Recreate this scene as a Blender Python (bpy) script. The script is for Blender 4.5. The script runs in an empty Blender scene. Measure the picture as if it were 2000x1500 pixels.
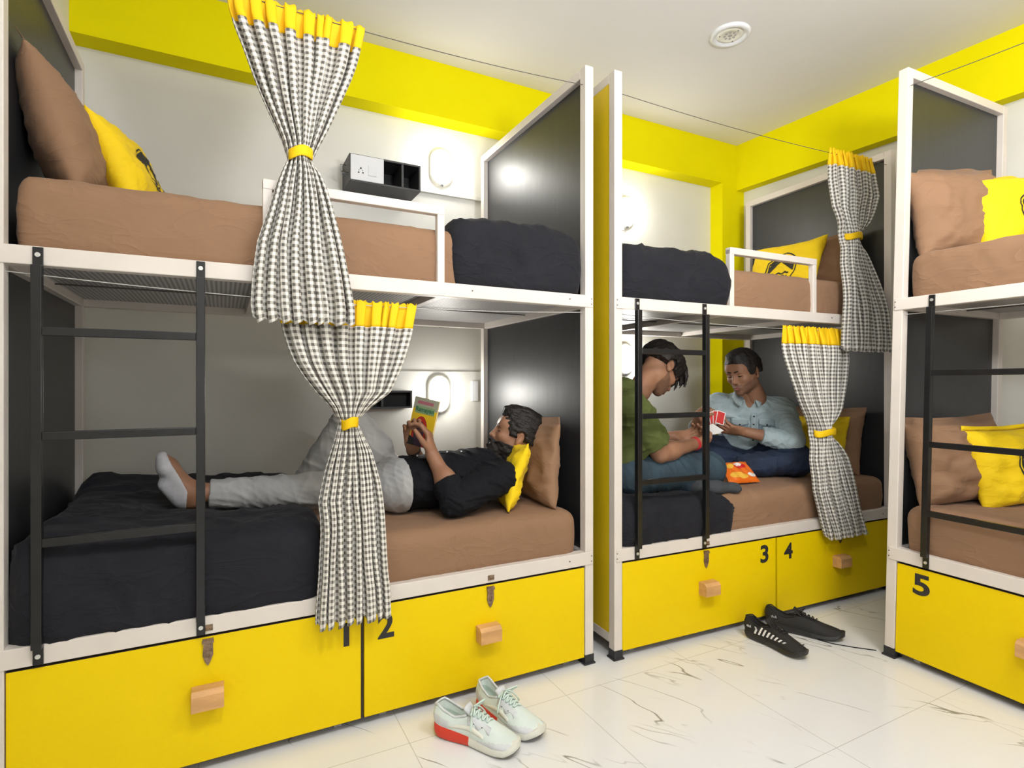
import bpy, bmesh, math, random
import numpy as np
from mathutils import Vector, Matrix, noise
random.seed(7)
# ------------------------------------------------------------------ camera, world, light, exposure
SC = bpy.context.scene
COL = SC.collection
cam_d = bpy.data.cameras.new('camera'); cam = bpy.data.objects.new('camera', cam_d); COL.objects.link(cam)
cam_d.sensor_fit = 'HORIZONTAL'; cam_d.sensor_width = 36.0; cam_d.lens = 36.0*1087.5/2000.0
cam_d.clip_start = 0.05; cam_d.clip_end = 50
cam.location = (0.5496, -1.9046, 1.164)
cam.rotation_euler = (math.radians(90-0.03), 0, math.radians(-27.418))
SC.camera = cam
wd = bpy.data.worlds.new('world'); SC.world = wd; wd.use_nodes = True
wd.node_tree.nodes['Background'].inputs[0].default_value = (1, 0.97, 0.93, 1)
wd.node_tree.nodes['Background'].inputs[1].default_value = 0.05
SC.view_settings.view_transform = 'Standard'
SC.view_settings.look = 'None'
SC.view_settings.gamma = 1.0
SC.view_settings.use_curve_mapping = False
SC.view_settings.exposure = 0.12
def area(name, loc, tgt, sx, sy, w, col=(1, .96, .9)):
    d = bpy.data.lights.new(name, 'AREA'); d.shape = 'RECTANGLE'; d.size = sx; d.size_y = sy; d.energy = w; d.color = col
    o = bpy.data.objects.new(name, d); COL.objects.link(o); o.location = loc
    o.rotation_euler = (Vector(tgt)-Vector(loc)).to_track_quat('-Z', 'Y').to_euler()
    return o
area('bounce_flash', (1.55, -2.3, 1.9), (2.15, -1.75, 2.965), 0.4, 0.4, 62, (.96, .98, 1))
area('ceiling_panel_light', (0.72, -1.85, 2.92), (0.95, -1.2, 0.0), 0.35, 0.35, 24, (.96, .98, 1))
area('warm_ceiling_light', (2.35, -1.9, 2.90), (3.0, -1.0, 1.0), 0.5, 0.5, 26, (1, .93, .82))
area('front_fill_light', (1.3, -3.3, 1.6), (1.6, 0.5, 0.8), 1.6, 1.8, 17, (.97, .98, 1))  # unseen soft fill added behind the camera to brighten the bunk fronts

# ------------------------------------------------------------------ tagging helpers
def tag(o, label=None, cat=None, group=None, kind=None):
    if label: o['label'] = label
    if cat: o['category'] = cat
    if group: o['group'] = group
    if kind: o['kind'] = kind
    return o
def empty(name, loc=(0, 0, 0), rz=0.0, label=None, cat=None, group=None):
    o = bpy.data.objects.new(name, None); COL.objects.link(o)
    o.empty_display_size = 0.1
    o.location = loc; o.rotation_euler = (0, 0, rz)
    return tag(o, label, cat, group)
class MB:
    """collects shapes, built as one mesh"""
    def __init__(s): s.v = []; s.f = []; s.m = []; s.uv = None
    def add(s, vs, fs, mi=0):
        b = len(s.v); s.v.extend([tuple(map(float, v)) for v in vs])
        for f in fs: s.f.append(tuple(i+b for i in f)); s.m.append(mi)
        return s
    def box(s, a, b, mi=0):
        x0, y0, z0 = a; x1, y1, z1 = b
        vs = [(x0,y0,z0),(x1,y0,z0),(x1,y1,z0),(x0,y1,z0),(x0,y0,z1),(x1,y0,z1),(x1,y1,z1),(x0,y1,z1)]
        return s.add(vs, [(0,3,2,1),(4,5,6,7),(0,1,5,4),(1,2,6,5),(2,3,7,6),(3,0,4,7)], mi)
    def prism(s, pts, a, b, axis='z', mi=0):
        n = len(pts)
        def P(p, h): return {'z': (p[0], p[1], h), 'y': (p[0], h, p[1]), 'x': (h, p[0], p[1])}[axis]
        vs = [P(p, a) for p in pts]+[P(p, b) for p in pts]
        fs = [tuple(range(n))[::-1], tuple(range(n, 2*n))]+[(i, (i+1) % n, n+(i+1) % n, n+i) for i in range(n)]
        return s.add(vs, fs, mi)
    def tube(s, path, r, n=10, mi=0, cap=True, closed=False):
        P = [Vector(p) for p in path]; k = len(P)
        R = r if hasattr(r, '__len__') else [r]*k
        up = None; vs = []
        for i in range(k):
            if closed: t = (P[(i+1) % k]-P[i-1])
            else: t = (P[min(i+1, k-1)]-P[max(i-1, 0)])
            t.normalize()
            if up is None:
                up = Vector((0, 0, 1)) if abs(t.z) < .9 else Vector((1, 0, 0))
            a = up - t*up.dot(t)
            if a.length < 1e-6: a = t.orthogonal()
            a.normalize(); up = a; b = t.cross(a)
            for j in range(n):
                an = 2*math.pi*j/n
                vs.append(P[i]+(a*math.cos(an)+b*math.sin(an))*R[i])
        fs = []
        for i in range(k if closed else k-1):
            i2 = (i+1) % k
            for j in range(n):
                fs.append((i*n+j, i*n+(j+1) % n, i2*n+(j+1) % n, i2*n+j))
        if cap and not closed:
            fs.append(tuple(range(n))[::-1]); fs.append(tuple(range((k-1)*n, k*n)))
        return s.add(vs, fs, mi)
    def cyl(s, c, ax, r, h, n=24, mi=0, r2=None):
        c = Vector(c); ax = Vector(ax).normalized()
        return s.tube([c, c+ax*h], [r, r if r2 is None else r2], n, mi)
    def sheet(s, grid, mi=0, closeu=False, mif=None):
        """grid[i][j] of points"""
        b = len(s.v); R = len(grid); Cn = len(grid[0])
        for row in grid:
            for p in row: s.v.append(tuple(map(float, p)))
        for i in range(R-1):
            for j in range(Cn if closeu else Cn-1):
                j2 = (j+1) % Cn
                s.f.append((b+i*Cn+j, b+i*Cn+j2, b+(i+1)*Cn+j2, b+(i+1)*Cn+j)); s.m.append(mif(i, j) if mif else mi)
        return s
    def build(s, name, mats, parent=None, smooth=False, bev=0.0, loc=None, xf=None, angle=40):
        me = bpy.data.meshes.new(name)
        vs = [xf(v) for v in s.v] if xf else s.v
        me.from_pydata(vs, [], s.f); me.update()
        if not isinstance(mats, (list, tuple)): mats = [mats]
        for m in mats: me.materials.append(m)
        me.polygons.foreach_set('material_index', s.m)
        bm = bmesh.new(); bm.from_mesh(me)
        bmesh.ops.recalc_face_normals(bm, faces=bm.faces); bm.to_mesh(me); bm.free()
        if s.uv is not None:
            ul = me.uv_layers.new(name='UVMap')
            for lp in me.loops: ul.data[lp.index].uv = s.uv[lp.vertex_index]
        if smooth: me.polygons.foreach_set('use_smooth', [True]*len(me.polygons))
        o = bpy.data.objects.new(name, me); COL.objects.link(o)
        if parent: o.parent = parent
        if loc: o.location = loc
        if bev:
            md = o.modifiers.new('bevel', 'BEVEL'); md.width = bev; md.segments = 2; md.limit_method = 'ANGLE'; md.angle_limit = math.radians(50)
        if smooth == 'auto':
            pass
        return o
def auto_smooth(o, deg=35):
    me = o.data
    me.polygons.foreach_set('use_smooth', [True]*len(me.polygons))
    try: me.set_sharp_from_angle(angle=math.radians(deg))
    except Exception: pass
    return o
def fbm(p, sc=1.0, oc=4, seed=0.0):
    v = 0; a = 1; f = sc; t = 0
    for _ in range(oc):
        v += a*noise.noise(Vector((p[0]*f+seed, p[1]*f-seed*.7, p[2]*f+seed*1.3))); t += a; a *= .5; f *= 2.03
    return v/t
def ridge(p, sc=1.0, seed=0.0):
    n = noise.noise(Vector((p[0]*sc+seed, p[1]*sc+2*seed, p[2]*sc-seed)))
    return 1-abs(n)*2

# ------------------------------------------------------------------ materials (all procedural)
def newmat(name):
    m = bpy.data.materials.new(name); m.use_nodes = True
    nt = m.node_tree; b = nt.nodes['Principled BSDF']
    return m, nt, b
def N(nt, typ, **kw):
    n = nt.nodes.new(typ)
    for k, v in kw.items():
        if k.startswith('i_'): n.inputs[k[2:].replace('_', ' ')].default_value = v
        else: setattr(n, k, v)
    return n
def mat(name, col, rough=.5, metal=0, spec=.5, bump=None, fold=None, var=None, coat=0, sheen=0, trans=0, emis=None, alpha=None, sss=0):
    """bump=(scale,strength,distance[,stretch]) var=(scale,amount)"""
    m, nt, b = newmat(name); L = nt.links.new
    b.inputs['Base Color'].default_value = (*col, 1); b.inputs['Roughness'].default_value = rough
    b.inputs['Metallic'].default_value = metal; b.inputs['Specular IOR Level'].default_value = spec
    b.inputs['Coat Weight'].default_value = coat; b.inputs['Sheen Weight'].default_value = sheen
    if sheen: b.inputs['Sheen Roughness'].default_value = .4
    if sss:
        b.inputs['Subsurface Weight'].default_value = sss; b.inputs['Subsurface Radius'].default_value = (.012, .005, .003); b.inputs['Subsurface Scale'].default_value = 1.0
    if emis: b.inputs['Emission Color'].default_value = (*emis[0], 1); b.inputs['Emission Strength'].default_value = emis[1]
    if bump or var:
        tc = N(nt, 'ShaderNodeTexCoord'); mp = N(nt, 'ShaderNodeMapping'); L(tc.outputs['Object'], mp.inputs[0])
        if bump and len(bump) > 3: mp.inputs['Scale'].default_value = bump[3]
    if var:
        n = N(nt, 'ShaderNodeTexNoise'); n.inputs['Scale'].default_value = var[0]; n.inputs['Detail'].default_value = 5
        L(mp.outputs[0], n.inputs['Vector'])
        r = N(nt, 'ShaderNodeMapRange'); r.inputs['From Min'].default_value = .3; r.inputs['From Max'].default_value = .7
        r.inputs['To Min'].default_value = 1-var[1]; r.inputs['To Max'].default_value = 1+var[1]*.6
        L(n.outputs['Fac'], r.inputs['Value'])
        mx = N(nt, 'ShaderNodeVectorMath', operation='SCALE'); mx.inputs[0].default_value = col; L(r.outputs[0], mx.inputs['Scale'])
        L(mx.outputs[0], b.inputs['Base Color'])
    if bump:
        n = N(nt, 'ShaderNodeTexNoise'); n.inputs['Scale'].default_value = bump[0]; n.inputs['Detail'].default_value = 4
        L(mp.outputs[0], n.inputs['Vector'])
        bp = N(nt, 'ShaderNodeBump'); bp.inputs['Strength'].default_value = bump[1]; bp.inputs['Distance'].default_value = bump[2]
        L(n.outputs['Fac'], bp.inputs['Height']); L(bp.outputs[0], b.inputs['Normal'])
        if fold:
            n2 = N(nt, 'ShaderNodeTexNoise'); n2.inputs['Scale'].default_value = fold[0]; n2.inputs['Detail'].default_value = 3; n2.inputs['Distortion'].default_value = 1.2; n2.inputs['Roughness'].default_value = .45
            m3 = N(nt, 'ShaderNodeMapping'); m3.inputs['Rotation'].default_value = (.5, .6, .4); m3.inputs['Scale'].default_value = (1, 1, 2.2)
            L(tc.outputs['Object'], m3.inputs[0]); L(m3.outputs[0], n2.inputs['Vector'])
            a1 = N(nt, 'ShaderNodeMath', operation='SUBTRACT'); a1.inputs[1].default_value = .5; L(n2.outputs['Fac'], a1.inputs[0])
            a2 = N(nt, 'ShaderNodeMath', operation='ABSOLUTE'); L(a1.outputs[0], a2.inputs[0])
            a3 = N(nt, 'ShaderNodeMath', operation='POWER'); a3.inputs[1].default_value = .6; L(a2.outputs[0], a3.inputs[0])
            bq = N(nt, 'ShaderNodeBump'); bq.inputs['Strength'].default_value = fold[1]; bq.inputs['Distance'].default_value = fold[2]; bq.invert = True
            L(a3.outputs[0], bq.inputs['Height']); L(bq.outputs[0], bp.inputs['Normal'])
    return m
M = {}
M['white_metal'] = mat('white_enamelled_steel', (.70, .64, .585), .42, bump=(60, .12, .002), var=(7, .05))
M['black_metal'] = mat('black_enamelled_steel', (.008, .008, .009), .30, bump=(120, .2, .001), var=(30, .3))
M['bare_metal'] = mat('worn_steel', (.35, .36, .38), .35, metal=.8, var=(60, .4))
M['zinc'] = mat('zinc_screw', (.7, .7, .68), .35, metal=.7)
M['bolt_dark'] = mat('dark_screw', (.12, .11, .11), .5, metal=.5)
M['rubber'] = mat('black_rubber', (.022, .022, .026), .6)
M['black_panel'] = mat('black_laminate', (.022, .023, .026), .40, spec=.6, bump=(7, .14, .003, (1, 5, .9)), var=(5, .15))
M['yellow_panel'] = mat('yellow_laminate_side', (.80, .56, .012), .35)
M['yellow_drawer'] = mat('yellow_laminate', (.84, .60, .000), .5, spec=.18, bump=(4, .1, .003), var=(2.5, .03))
M['dark_edge'] = mat('dark_brown_edging', (.035, .022, .016), .55)
M['ply'] = mat('plywood_box', (.30, .19, .10), .7, var=(20, .2))
M['yellow_wall'] = mat('yellow_wall_paint', (.78, .69, .001), .7, spec=.06, bump=(40, .06, .002), var=(3, .03))
M['wall'] = mat('cream_wall_paint', (.70, .69, .64), .5, bump=(14, .12, .004), var=(2.2, .06))
M['ceiling'] = mat('white_ceiling_paint', (.74, .72, .70), .75, bump=(6, .06, .003))
M['wood'] = mat('pale_wood', (.66, .36, .14), .55, bump=(40, .2, .001, (.3, 1, 1)), var=(30, .2))
M['brown'] = mat('brown_cotton', (.275, .158, .092), .82, spec=.25, sheen=.08, bump=(380, .12, .0008), var=(3, .05), fold=(4.2, .55, .012))
M['black_cloth'] = mat('black_cotton', (.013, .013, .018), .85, spec=.25, sheen=.05, bump=(300, .25, .001), var=(5, .2), fold=(4.5, .6, .014))
M['yellow_cloth'] = mat('yellow_cotton', (.87, .60, .008), .75, spec=.3, sheen=.05, bump=(240, .1, .0008), var=(4, .04), fold=(7, .5, .008))
M['yellow_band'] = mat('yellow_curtain_band', (.90, .56, .005), .7, spec=.3, bump=(200, .1, .0008))
M['logo'] = mat('black_print', (.015, .015, .014), .7)
M['white_plastic'] = mat('white_plastic', (.75, .76, .78), .35)
M['box_black'] = mat('black_box_laminate', (.04, .04, .042), .45, var=(20, .1))
M['box_in'] = mat('black_box_inside', (.012, .012, .013), .7)
M['wire'] = mat('curtain_wire', (.10, .09, .085), .5, metal=.3)
M['wire_white'] = mat('white_curtain_wire', (.45, .44, .42), .4)
M['number'] = mat('black_number_paint', (.022, .02, .02), .6)
M['rust'] = mat('rusty_steel', (.30, .20, .13), .45, metal=.6, var=(90, .5))
M['lamp'] = mat('lamp_glass', (1, 1, 1), .3, emis=((1, .985, .95), 14))
M['lamp_rim'] = mat('lamp_base', (.8, .78, .68), .4)
M['castor'] = mat('grey_castor', (.4, .38, .38), .5)

def mesh_deck_mat():
    m, nt, b = newmat('expanded_steel_mesh'); L = nt.links.new
    tc = N(nt, 'ShaderNodeTexCoord'); mp = N(nt, 'ShaderNodeMapping'); L(tc.outputs['Object'], mp.inputs[0])
    mp.inputs['Rotation'].default_value = (0, 0, math.radians(45)); mp.inputs['Scale'].default_value = (95, 95, 95)
    ch = N(nt, 'ShaderNodeTexChecker'); ch.inputs['Scale'].default_value = 1.0
    ch.inputs['Color1'].default_value = (.20, .195, .20, 1); ch.inputs['Color2'].default_value = (.62, .60, .60, 1)
    L(mp.outputs[0], ch.inputs[0]); L(ch.outputs['Color'], b.inputs['Base Color'])
    b.inputs['Roughness'].default_value = .45; b.inputs['Metallic'].default_value = .2
    return m
M['deck'] = mesh_deck_mat()

def gingham():
    m, nt, b = newmat('black_and_white_check_cotton'); L = nt.links.new
    uv = N(nt, 'ShaderNodeUVMap'); sp = N(nt, 'ShaderNodeSeparateXYZ'); L(uv.outputs[0], sp.inputs[0])
    def stripe(sock):
        f = N(nt, 'ShaderNodeMath', operation='FRACT'); L(sock, f.inputs[0])
        p = N(nt, 'ShaderNodeMath', operation='PINGPONG'); p.inputs[1].default_value = .5; L(sock, p.inputs[0])
        r = N(nt, 'ShaderNodeMapRange'); r.inputs['From Min'].default_value = .235; r.inputs['From Max'].default_value = .275
        L(p.outputs[0], r.inputs['Value']); return r.outputs[0]
    a = stripe(sp.outputs[0]); c = stripe(sp.outputs[1])
    s = N(nt, 'ShaderNodeMath', operation='ADD'); L(a, s.inputs[0]); L(c, s.inputs[1])
    cr = N(nt, 'ShaderNodeValToRGB'); d = N(nt, 'ShaderNodeMath', operation='MULTIPLY'); d.inputs[1].default_value = .5
    L(s.outputs[0], d.inputs[0]); L(d.outputs[0], cr.inputs[0])
    e = cr.color_ramp.elements; e[0].position = 0; e[0].color = (.80, .77, .71, 1); e[1].position = 1; e[1].color = (.13, .12, .105, 1)
    k = e.new(.5); k.color = (.50, .475, .43, 1)
    L(cr.outputs[0], b.inputs['Base Color'])
    b.inputs['Roughness'].default_value = .85; b.inputs['Specular IOR Level'].default_value = .2; b.inputs['Sheen Weight'].default_value = .1
    return m
M['check'] = gingham()

def floor_mat():
    m, nt, b = newmat('polished_marble_tile'); L = nt.links.new
    tc = N(nt, 'ShaderNodeTexCoord'); sp = N(nt, 'ShaderNodeSeparateXYZ'); L(tc.outputs['Object'], sp.inputs[0])
    def joint(sock, off, per):
        a = N(nt, 'ShaderNodeMath', operation='ADD'); a.inputs[1].default_value = -off+100*per; L(sock, a.inputs[0])
        p = N(nt, 'ShaderNodeMath', operation='PINGPONG'); p.inputs[1].default_value = per/2; L(a.outputs[0], p.inputs[0])
        q = N(nt, 'ShaderNodeMath', operation='LESS_THAN'); q.inputs[1].default_value = .0012; L(p.outputs[0], q.inputs[0]); return q.outputs[0]
    j1 = joint(sp.outputs[0], 1.085, .602); j2 = joint(sp.outputs[1], -.152, .651)
    J = N(nt, 'ShaderNodeMath', operation='MAXIMUM'); L(j1, J.inputs[0]); L(j2, J.inputs[1])
    # veins: distorted, stretched noise contours, masked into short strokes
    def veins(rot, sc, w, seed, mlo, mhi):
        mp = N(nt, 'ShaderNodeMapping'); mp.inputs['Rotation'].default_value = (0, 0, rot); mp.inputs['Location'].default_value = (seed, seed*.7, 0)
        L(tc.outputs['Object'], mp.inputs[0])
        mp2 = N(nt, 'ShaderNodeMapping'); mp2.inputs['Scale'].default_value = (sc*.28, sc, 1); L(mp.outputs[0], mp2.inputs[0])
        n = N(nt, 'ShaderNodeTexNoise'); n.inputs['Scale'].default_value = 1; n.inputs['Detail'].default_value = 3.2; n.inputs['Roughness'].default_value = .42; L(mp2.outputs[0], n.inputs['Vector'])
        s = N(nt, 'ShaderNodeMath', operation='SUBTRACT'); s.inputs[1].default_value = .5; L(n.outputs['Fac'], s.inputs[0])
        ab = N(nt, 'ShaderNodeMath', operation='ABSOLUTE'); L(s.outputs[0], ab.inputs[0])
        r = N(nt, 'ShaderNodeMapRange', interpolation_type='SMOOTHSTEP'); r.inputs['From Min'].default_value = 0; r.inputs['From Max'].default_value = w; r.inputs['To Min'].default_value = 1; r.inputs['To Max'].default_value = 0
        L(ab.outputs[0], r.inputs['Value'])
        n2 = N(nt, 'ShaderNodeTexNoise'); n2.inputs['Scale'].default_value = 3.3; n2.inputs['Detail'].default_value = 1; L(mp.outputs[0], n2.inputs['Vector'])
        r2 = N(nt, 'ShaderNodeMapRange', interpolation_type='SMOOTHSTEP'); r2.inputs['From Min'].default_value = mlo; r2.inputs['From Max'].default_value = mhi
        L(n2.outputs['Fac'], r2.inputs['Value'])
        mu = N(nt, 'ShaderNodeMath', operation='MULTIPLY'); L(r.outputs[0], mu.inputs[0]); L(r2.outputs[0], mu.inputs[1]); return mu.outputs[0]
    v1 = veins(math.radians(62), 4.2, .0065, 3.1, .50, .60)
    v2 = veins(math.radians(56), 7.0, .010, 9.7, .52, .68)
    V = N(nt, 'ShaderNodeMath', operation='MULTIPLY'); V.inputs[1].default_value = .55; L(v2, V.inputs[0])
    VM = N(nt, 'ShaderNodeMath', operation='MAXIMUM'); L(v1, VM.inputs[0]); L(V.outputs[0], VM.inputs[1])
    cl = N(nt, 'ShaderNodeTexNoise'); cl.inputs['Scale'].default_value = 1.7; cl.inputs['Detail'].default_value = 4; L(tc.outputs['Object'], cl.inputs['Vector'])
    base = N(nt, 'ShaderNodeMix', data_type='RGBA'); base.inputs[6].default_value = (.80, .80, .80, 1); base.inputs[7].default_value = (.73, .73, .73, 1); L(cl.outputs['Fac'], base.inputs[0])
    m1 = N(nt, 'ShaderNodeMix', data_type='RGBA'); m1.inputs[7].default_value = (.19, .185, .165, 1); L(base.outputs[2], m1.inputs[6])
    sc = N(nt, 'ShaderNodeMath', operation='MULTIPLY'); sc.inputs[1].default_value = .9; L(VM.outputs[0], sc.inputs[0]); L(sc.outputs[0], m1.inputs[0])
    m2 = N(nt, 'ShaderNodeMix', data_type='RGBA'); m2.inputs[7].default_value = (.50, .49, .46, 1); L(m1.outputs[2], m2.inputs[6]); L(J.outputs[0], m2.inputs[0])
    L(m2.outputs[2], b.inputs['Base Color']); b.inputs['Roughness'].default_value = .13; b.inputs['Specular IOR Level'].default_value = .5
    return m
M['floor'] = floor_mat()

# ------------------------------------------------------------------ room shell
XL, YF, ZC, YB, YW = -0.03, -3.45, 2.965, 1.055, 1.17
def xr(y): return 4.0+.064*(1.06-y)       # right beam face
def struct(name, mb, m): return tag(mb.build(name, m), kind='structure')
struct('floor', MB().box((-.2, -3.6, -.06), (4.7, 1.4, 0)), M['floor'])
struct('ceiling', MB().box((-.2, -3.6, ZC), (4.7, 1.4, ZC+.06)), M['ceiling'])
struct('wall_back', MB().box((-.2, YW, 0), (4.7, YW+.08, ZC)), M['wall'])
struct('wall_left', MB().box((XL-.1, -3.6, 0), (XL, YW, ZC)), M['wall'])
struct('wall_front', MB().box((-.2, YF-.1, 0), (4.7, YF, ZC)), M['wall'])
def skew(y0, y1, off, d): return [(xr(y0)+off, y0), (xr(y1)+off, y1), (xr(y1)+off+d, y1), (xr(y0)+off+d, y0)]
struct('wall_right', MB().prism(skew(YW, -3.5, .08, .12), 0, ZC), M['wall'])
struct('trim_1', MB().box((XL, YB, 2.66), (4.05, YW, ZC)), M['yellow_wall'])            # back beam
struct('trim_2', MB().box((3.85, YB, 0), (4.082, YW, 2.66)), M['yellow_wall'])          # corner column
struct('trim_3', MB().prism(skew(YB, -3.45, 0, .08), 2.625, ZC), M['yellow_wall'])      # right beam
# raised wall band with its ledge under the lamps
struct('trim_4', MB().box((XL, YW-.012, .45), (2.02, YW, 1.235)), M['wall'])
struct('trim_5', MB().box((1.5, YW-.02, 2.262), (1.93, YW, 2.283)), M['wall'])

# ------------------------------------------------------------------ bunk beds
L0, PW, H0, ZUT, ZUB, ZLT, ZLB = 1.92, .04, 2.484, 1.5308, 1.4805, .4664, .4129
def text_mesh(ch, height):
    cu = bpy.data.curves.new('digit', 'FONT'); cu.body = ch; cu.size = 1.0; cu.offset = .028; cu.extrude = 0; cu.resolution_u = 6
    o = bpy.data.objects.new('digit', cu); COL.objects.link(o)
    dg = bpy.context.evaluated_depsgraph_get(); me = bpy.data.meshes.new_from_object(o.evaluated_get(dg))
    bpy.data.objects.remove(o); bpy.data.curves.remove(cu)
    vs = np.array([v.co[:] for v in me.vertices]); fs = [tuple(p.vertices) for p in me.polygons]; bpy.data.meshes.remove(me)
    mn, mx = vs.min(0), vs.max(0); vs = (vs-mn)*(height/(mx[1]-mn[1]))
    return vs, fs, (mx[0]-mn[0])*height/(mx[1]-mn[1])
def make_bunk(name, loc, rz, label, Dl, Dr, H=H0, ct=0.0, nums=(), guard=(.66, 1.265), rungs=(1.303, 1.025, .742), outer=None, group=None, ladx=(.0965, .485)):
    W = lambda v: (v[0], v[1]+v[2]*ct, v[2])
    root = empty(name, loc, rz, label, 'bunk bed', group)
    L = L0; D = lambda x: Dl+(Dr-Dl)*x/L
    wm = M['white_metal']
    def part(nm, mb, m, par=root, **k):
        return mb.build(nm, m, par, xf=W, **k)
    # posts and foot caps
    for x, y in ((0, 0), (L-PW, 0), (0, Dl-PW), (L-PW, Dr-PW)):
        p = part('post', MB().box((x, y, .022), (x+PW, y+PW, H)), wm, bev=.0025)
        part('foot_cap', MB().box((x-.002, y-.002, .006), (x+PW+.002, y+PW+.002, .040)).box((x-.007, y-.007, 0), (x+PW+.007, y+PW+.007, .007)), M['rubber'], p, bev=.0015)
        for zz in (ZUB, ZLB):
            if y == 0:
                sx = x+.012 if x < 1 else x+.028
                for dz in (.014, .036):
                    part('screw', MB().cyl((sx, -.0045, zz+dz), (0, 1, 0), .0028, .004, 10), M['bolt_dark'], p)
    # side panels between the posts, each with its slim top and bottom rail
    for x0, Ds in ((0, Dl), (L-PW, Dr)):
        left = x0 == 0
        xa = x0+(.002 if left else PW-.014)
        pm = MB().box((xa, PW-.002, .10), (xa+.012, Ds-PW+.002, H-PW+.002))
        for k in range(len(pm.f)):
            pm.m[k] = 0
        pm.m[5 if left else 3] = 1
        part('side_panel', pm, [M['black_panel'], M[outer] if outer else M['black_panel']])
        part('side_rail', MB().box((x0, PW, H-PW), (x0+PW, Ds-PW, H)), wm, bev=.0025)
        part('side_rail', MB().box((x0, PW, .062), (x0+PW, Ds-PW, .10)), wm, bev=.0025)
        for zz in (ZUB, ZLB):
            part('side_rail', MB().box((x0+.004, PW, zz), (x0+PW, Ds-PW, zz+.048)), wm, bev=.0025)
    # long rails
    for zb, zt in ((ZUB, ZUT), (ZLB, ZLT)):
        r = part('front_rail', MB().box((.008, -.004, zb), (L-.003, PW-.002, zt)), wm, bev=.0025)
        part('back_rail', MB().add([(PW, Dl-PW, zb), (L-PW, Dr-PW, zb), (L-PW, Dr, zb), (PW, Dl, zb), (PW, Dl-PW, zt), (L-PW, Dr-PW, zt), (L-PW, Dr, zt), (PW, Dl, zt)],
                                   [(0,3,2,1),(4,5,6,7),(0,1,5,4),(1,2,6,5),(2,3,7,6),(3,0,4,7)]), wm, bev=.0025)
        for sx in (1.37, 1.80) if zt > 1 else (1.80,):
            part('screw', MB().cyl((sx, -.0065, zb+.028), (0, 1, 0), .0028, .004, 10), M['bolt_dark'], r)
    # steel mesh decks on cross bars
    for zb in (ZUB, ZLB):
        dk = part('mesh_deck', MB().add([(PW, PW-.002, zb+.030), (L-PW, PW-.002, zb+.030), (L-PW, Dr-PW, zb+.030), (PW, Dl-PW, zb+.030),
                                    (PW, PW-.002, zb+.034), (L-PW, PW-.002, zb+.034), (L-PW, Dr-PW, zb+.034), (PW, Dl-PW, zb+.034)],
                                   [(0,3,2,1),(4,5,6,7),(0,1,5,4),(1,2,6,5),(2,3,7,6),(3,0,4,7)]), M['deck'])
        for cx in (.64, 1.25):
            part('cross_bar', MB().box((cx, PW-.002, zb+.004), (cx+.028, D(cx)-PW, zb+.030)), wm, bev=.002)
        if zb > 1:
            part('deck_rod', MB().tube([(PW, .50, zb+.024), (L-PW, .52, zb+.024)], .0028, 8), M['wire'])
    # guard rail
    if guard:
        g0, g1 = guard
        part('guard_rail', MB().box((g0, .004, ZUT-.004), (g0+.028, .032, 1.80)).box((g1-.028, .004, ZUT-.004), (g1, .032, 1.80)).box((g0, .002, 1.776), (g1, .034, 1.808)), wm, bev=.003)
    # ladder
    a, b = ladx
    lad = part('ladder', MB().box((a+.004, -.010, .415), (a+.027, -.0045, ZUT-.003)).box((b-.006, -.010, .415), (b+.017, -.0045, ZUT-.003))
               .box((a+.004, -.028, .462), (a+.027, -.0095, 1.478)).box((b-.006, -.028, .462), (b+.017, -.0095, 1.478)), M['black_metal'], bev=.0015)
    for z in rungs:
        part('rung', MB().box((a+.027, -.028, z-.0115), (b-.006, -.010, z+.0115)), M['black_metal'], lad, bev=.002)
    for x in (a+.0155, b+.0055):
        for z in (1.507, .438):
            part('screw', MB().cyl((x, -.0125, z), (0, 1, 0), .0062, .003, 16).cyl((x, -.0138, z), (0, 1, 0), .0022, .002, 8), M['zinc'], lad)
    # drawers
    for k, (x0, x1) in enumerate(((.043, .963), (.975, 1.876))):
        fr = part('drawer', MB().box((x0, .003, .031), (x1, .020, .403)), M['yellow_drawer'], bev=.0012)
        part('edge_strip', MB().box((x0-.001, .0045, .0295), (x1+.001, .0215, .0312)).box((x0-.001, .0045, .4028), (x1+.001, .0215, .4045)), M['dark_edge'], fr)
        part('box', MB().box((x0+.02, .02, .04), (x0+.034, min(Dl, Dr)-.12, .36)).box((x1-.034, .02, .04), (x1-.02, min(Dl, Dr)-.12, .36)).box((x0+.02, .02, .04), (x1-.02, min(Dl, Dr)-.12, .05)).box((x0+.02, min(Dl, Dr)-.13, .04), (x1-.02, min(Dl, Dr)-.12, .36)), M['ply'], fr)
        hx = .509 if k == 0 else 1.43
        part('handle', MB().prism([(-.046, .205), (.003, .202), (.003, .262), (-.034, .262), (-.046, .250)], hx-.043, hx+.043, 'x'), M['wood'], fr, bev=.0015)
        qx = .509 if k == 0 else 1.446
        # hasp: a pointed strap with a slot, below a staple on the rail
        part('hasp', MB().prism([(qx-.015, .398), (qx+.015, .398), (qx+.013, .380), (qx+.014, .350), (qx+.006, .328), (qx, .318), (qx-.008, .330), (qx-.014, .350), (qx-.012, .380)], -.0025, .003, 'y')
             .box((qx-.016, -.006, .386), (qx+.016, -.002, .394)).tube([(qx-.004, -.004, .345), (qx-.004, -.004, .362), (qx+.004, -.004, .362), (qx+.004, -.004, .345)], .0014, 6, closed=True), M['rust'], fr)
        for cx in (x0+.07, x1-.07):
            part('castor', MB().cyl((cx-.012, .05, .020), (1, 0, 0), .020, .024, 16).box((cx-.016, .03, .020), (cx+.016, .07, .042)), M['castor'], fr)
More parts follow.
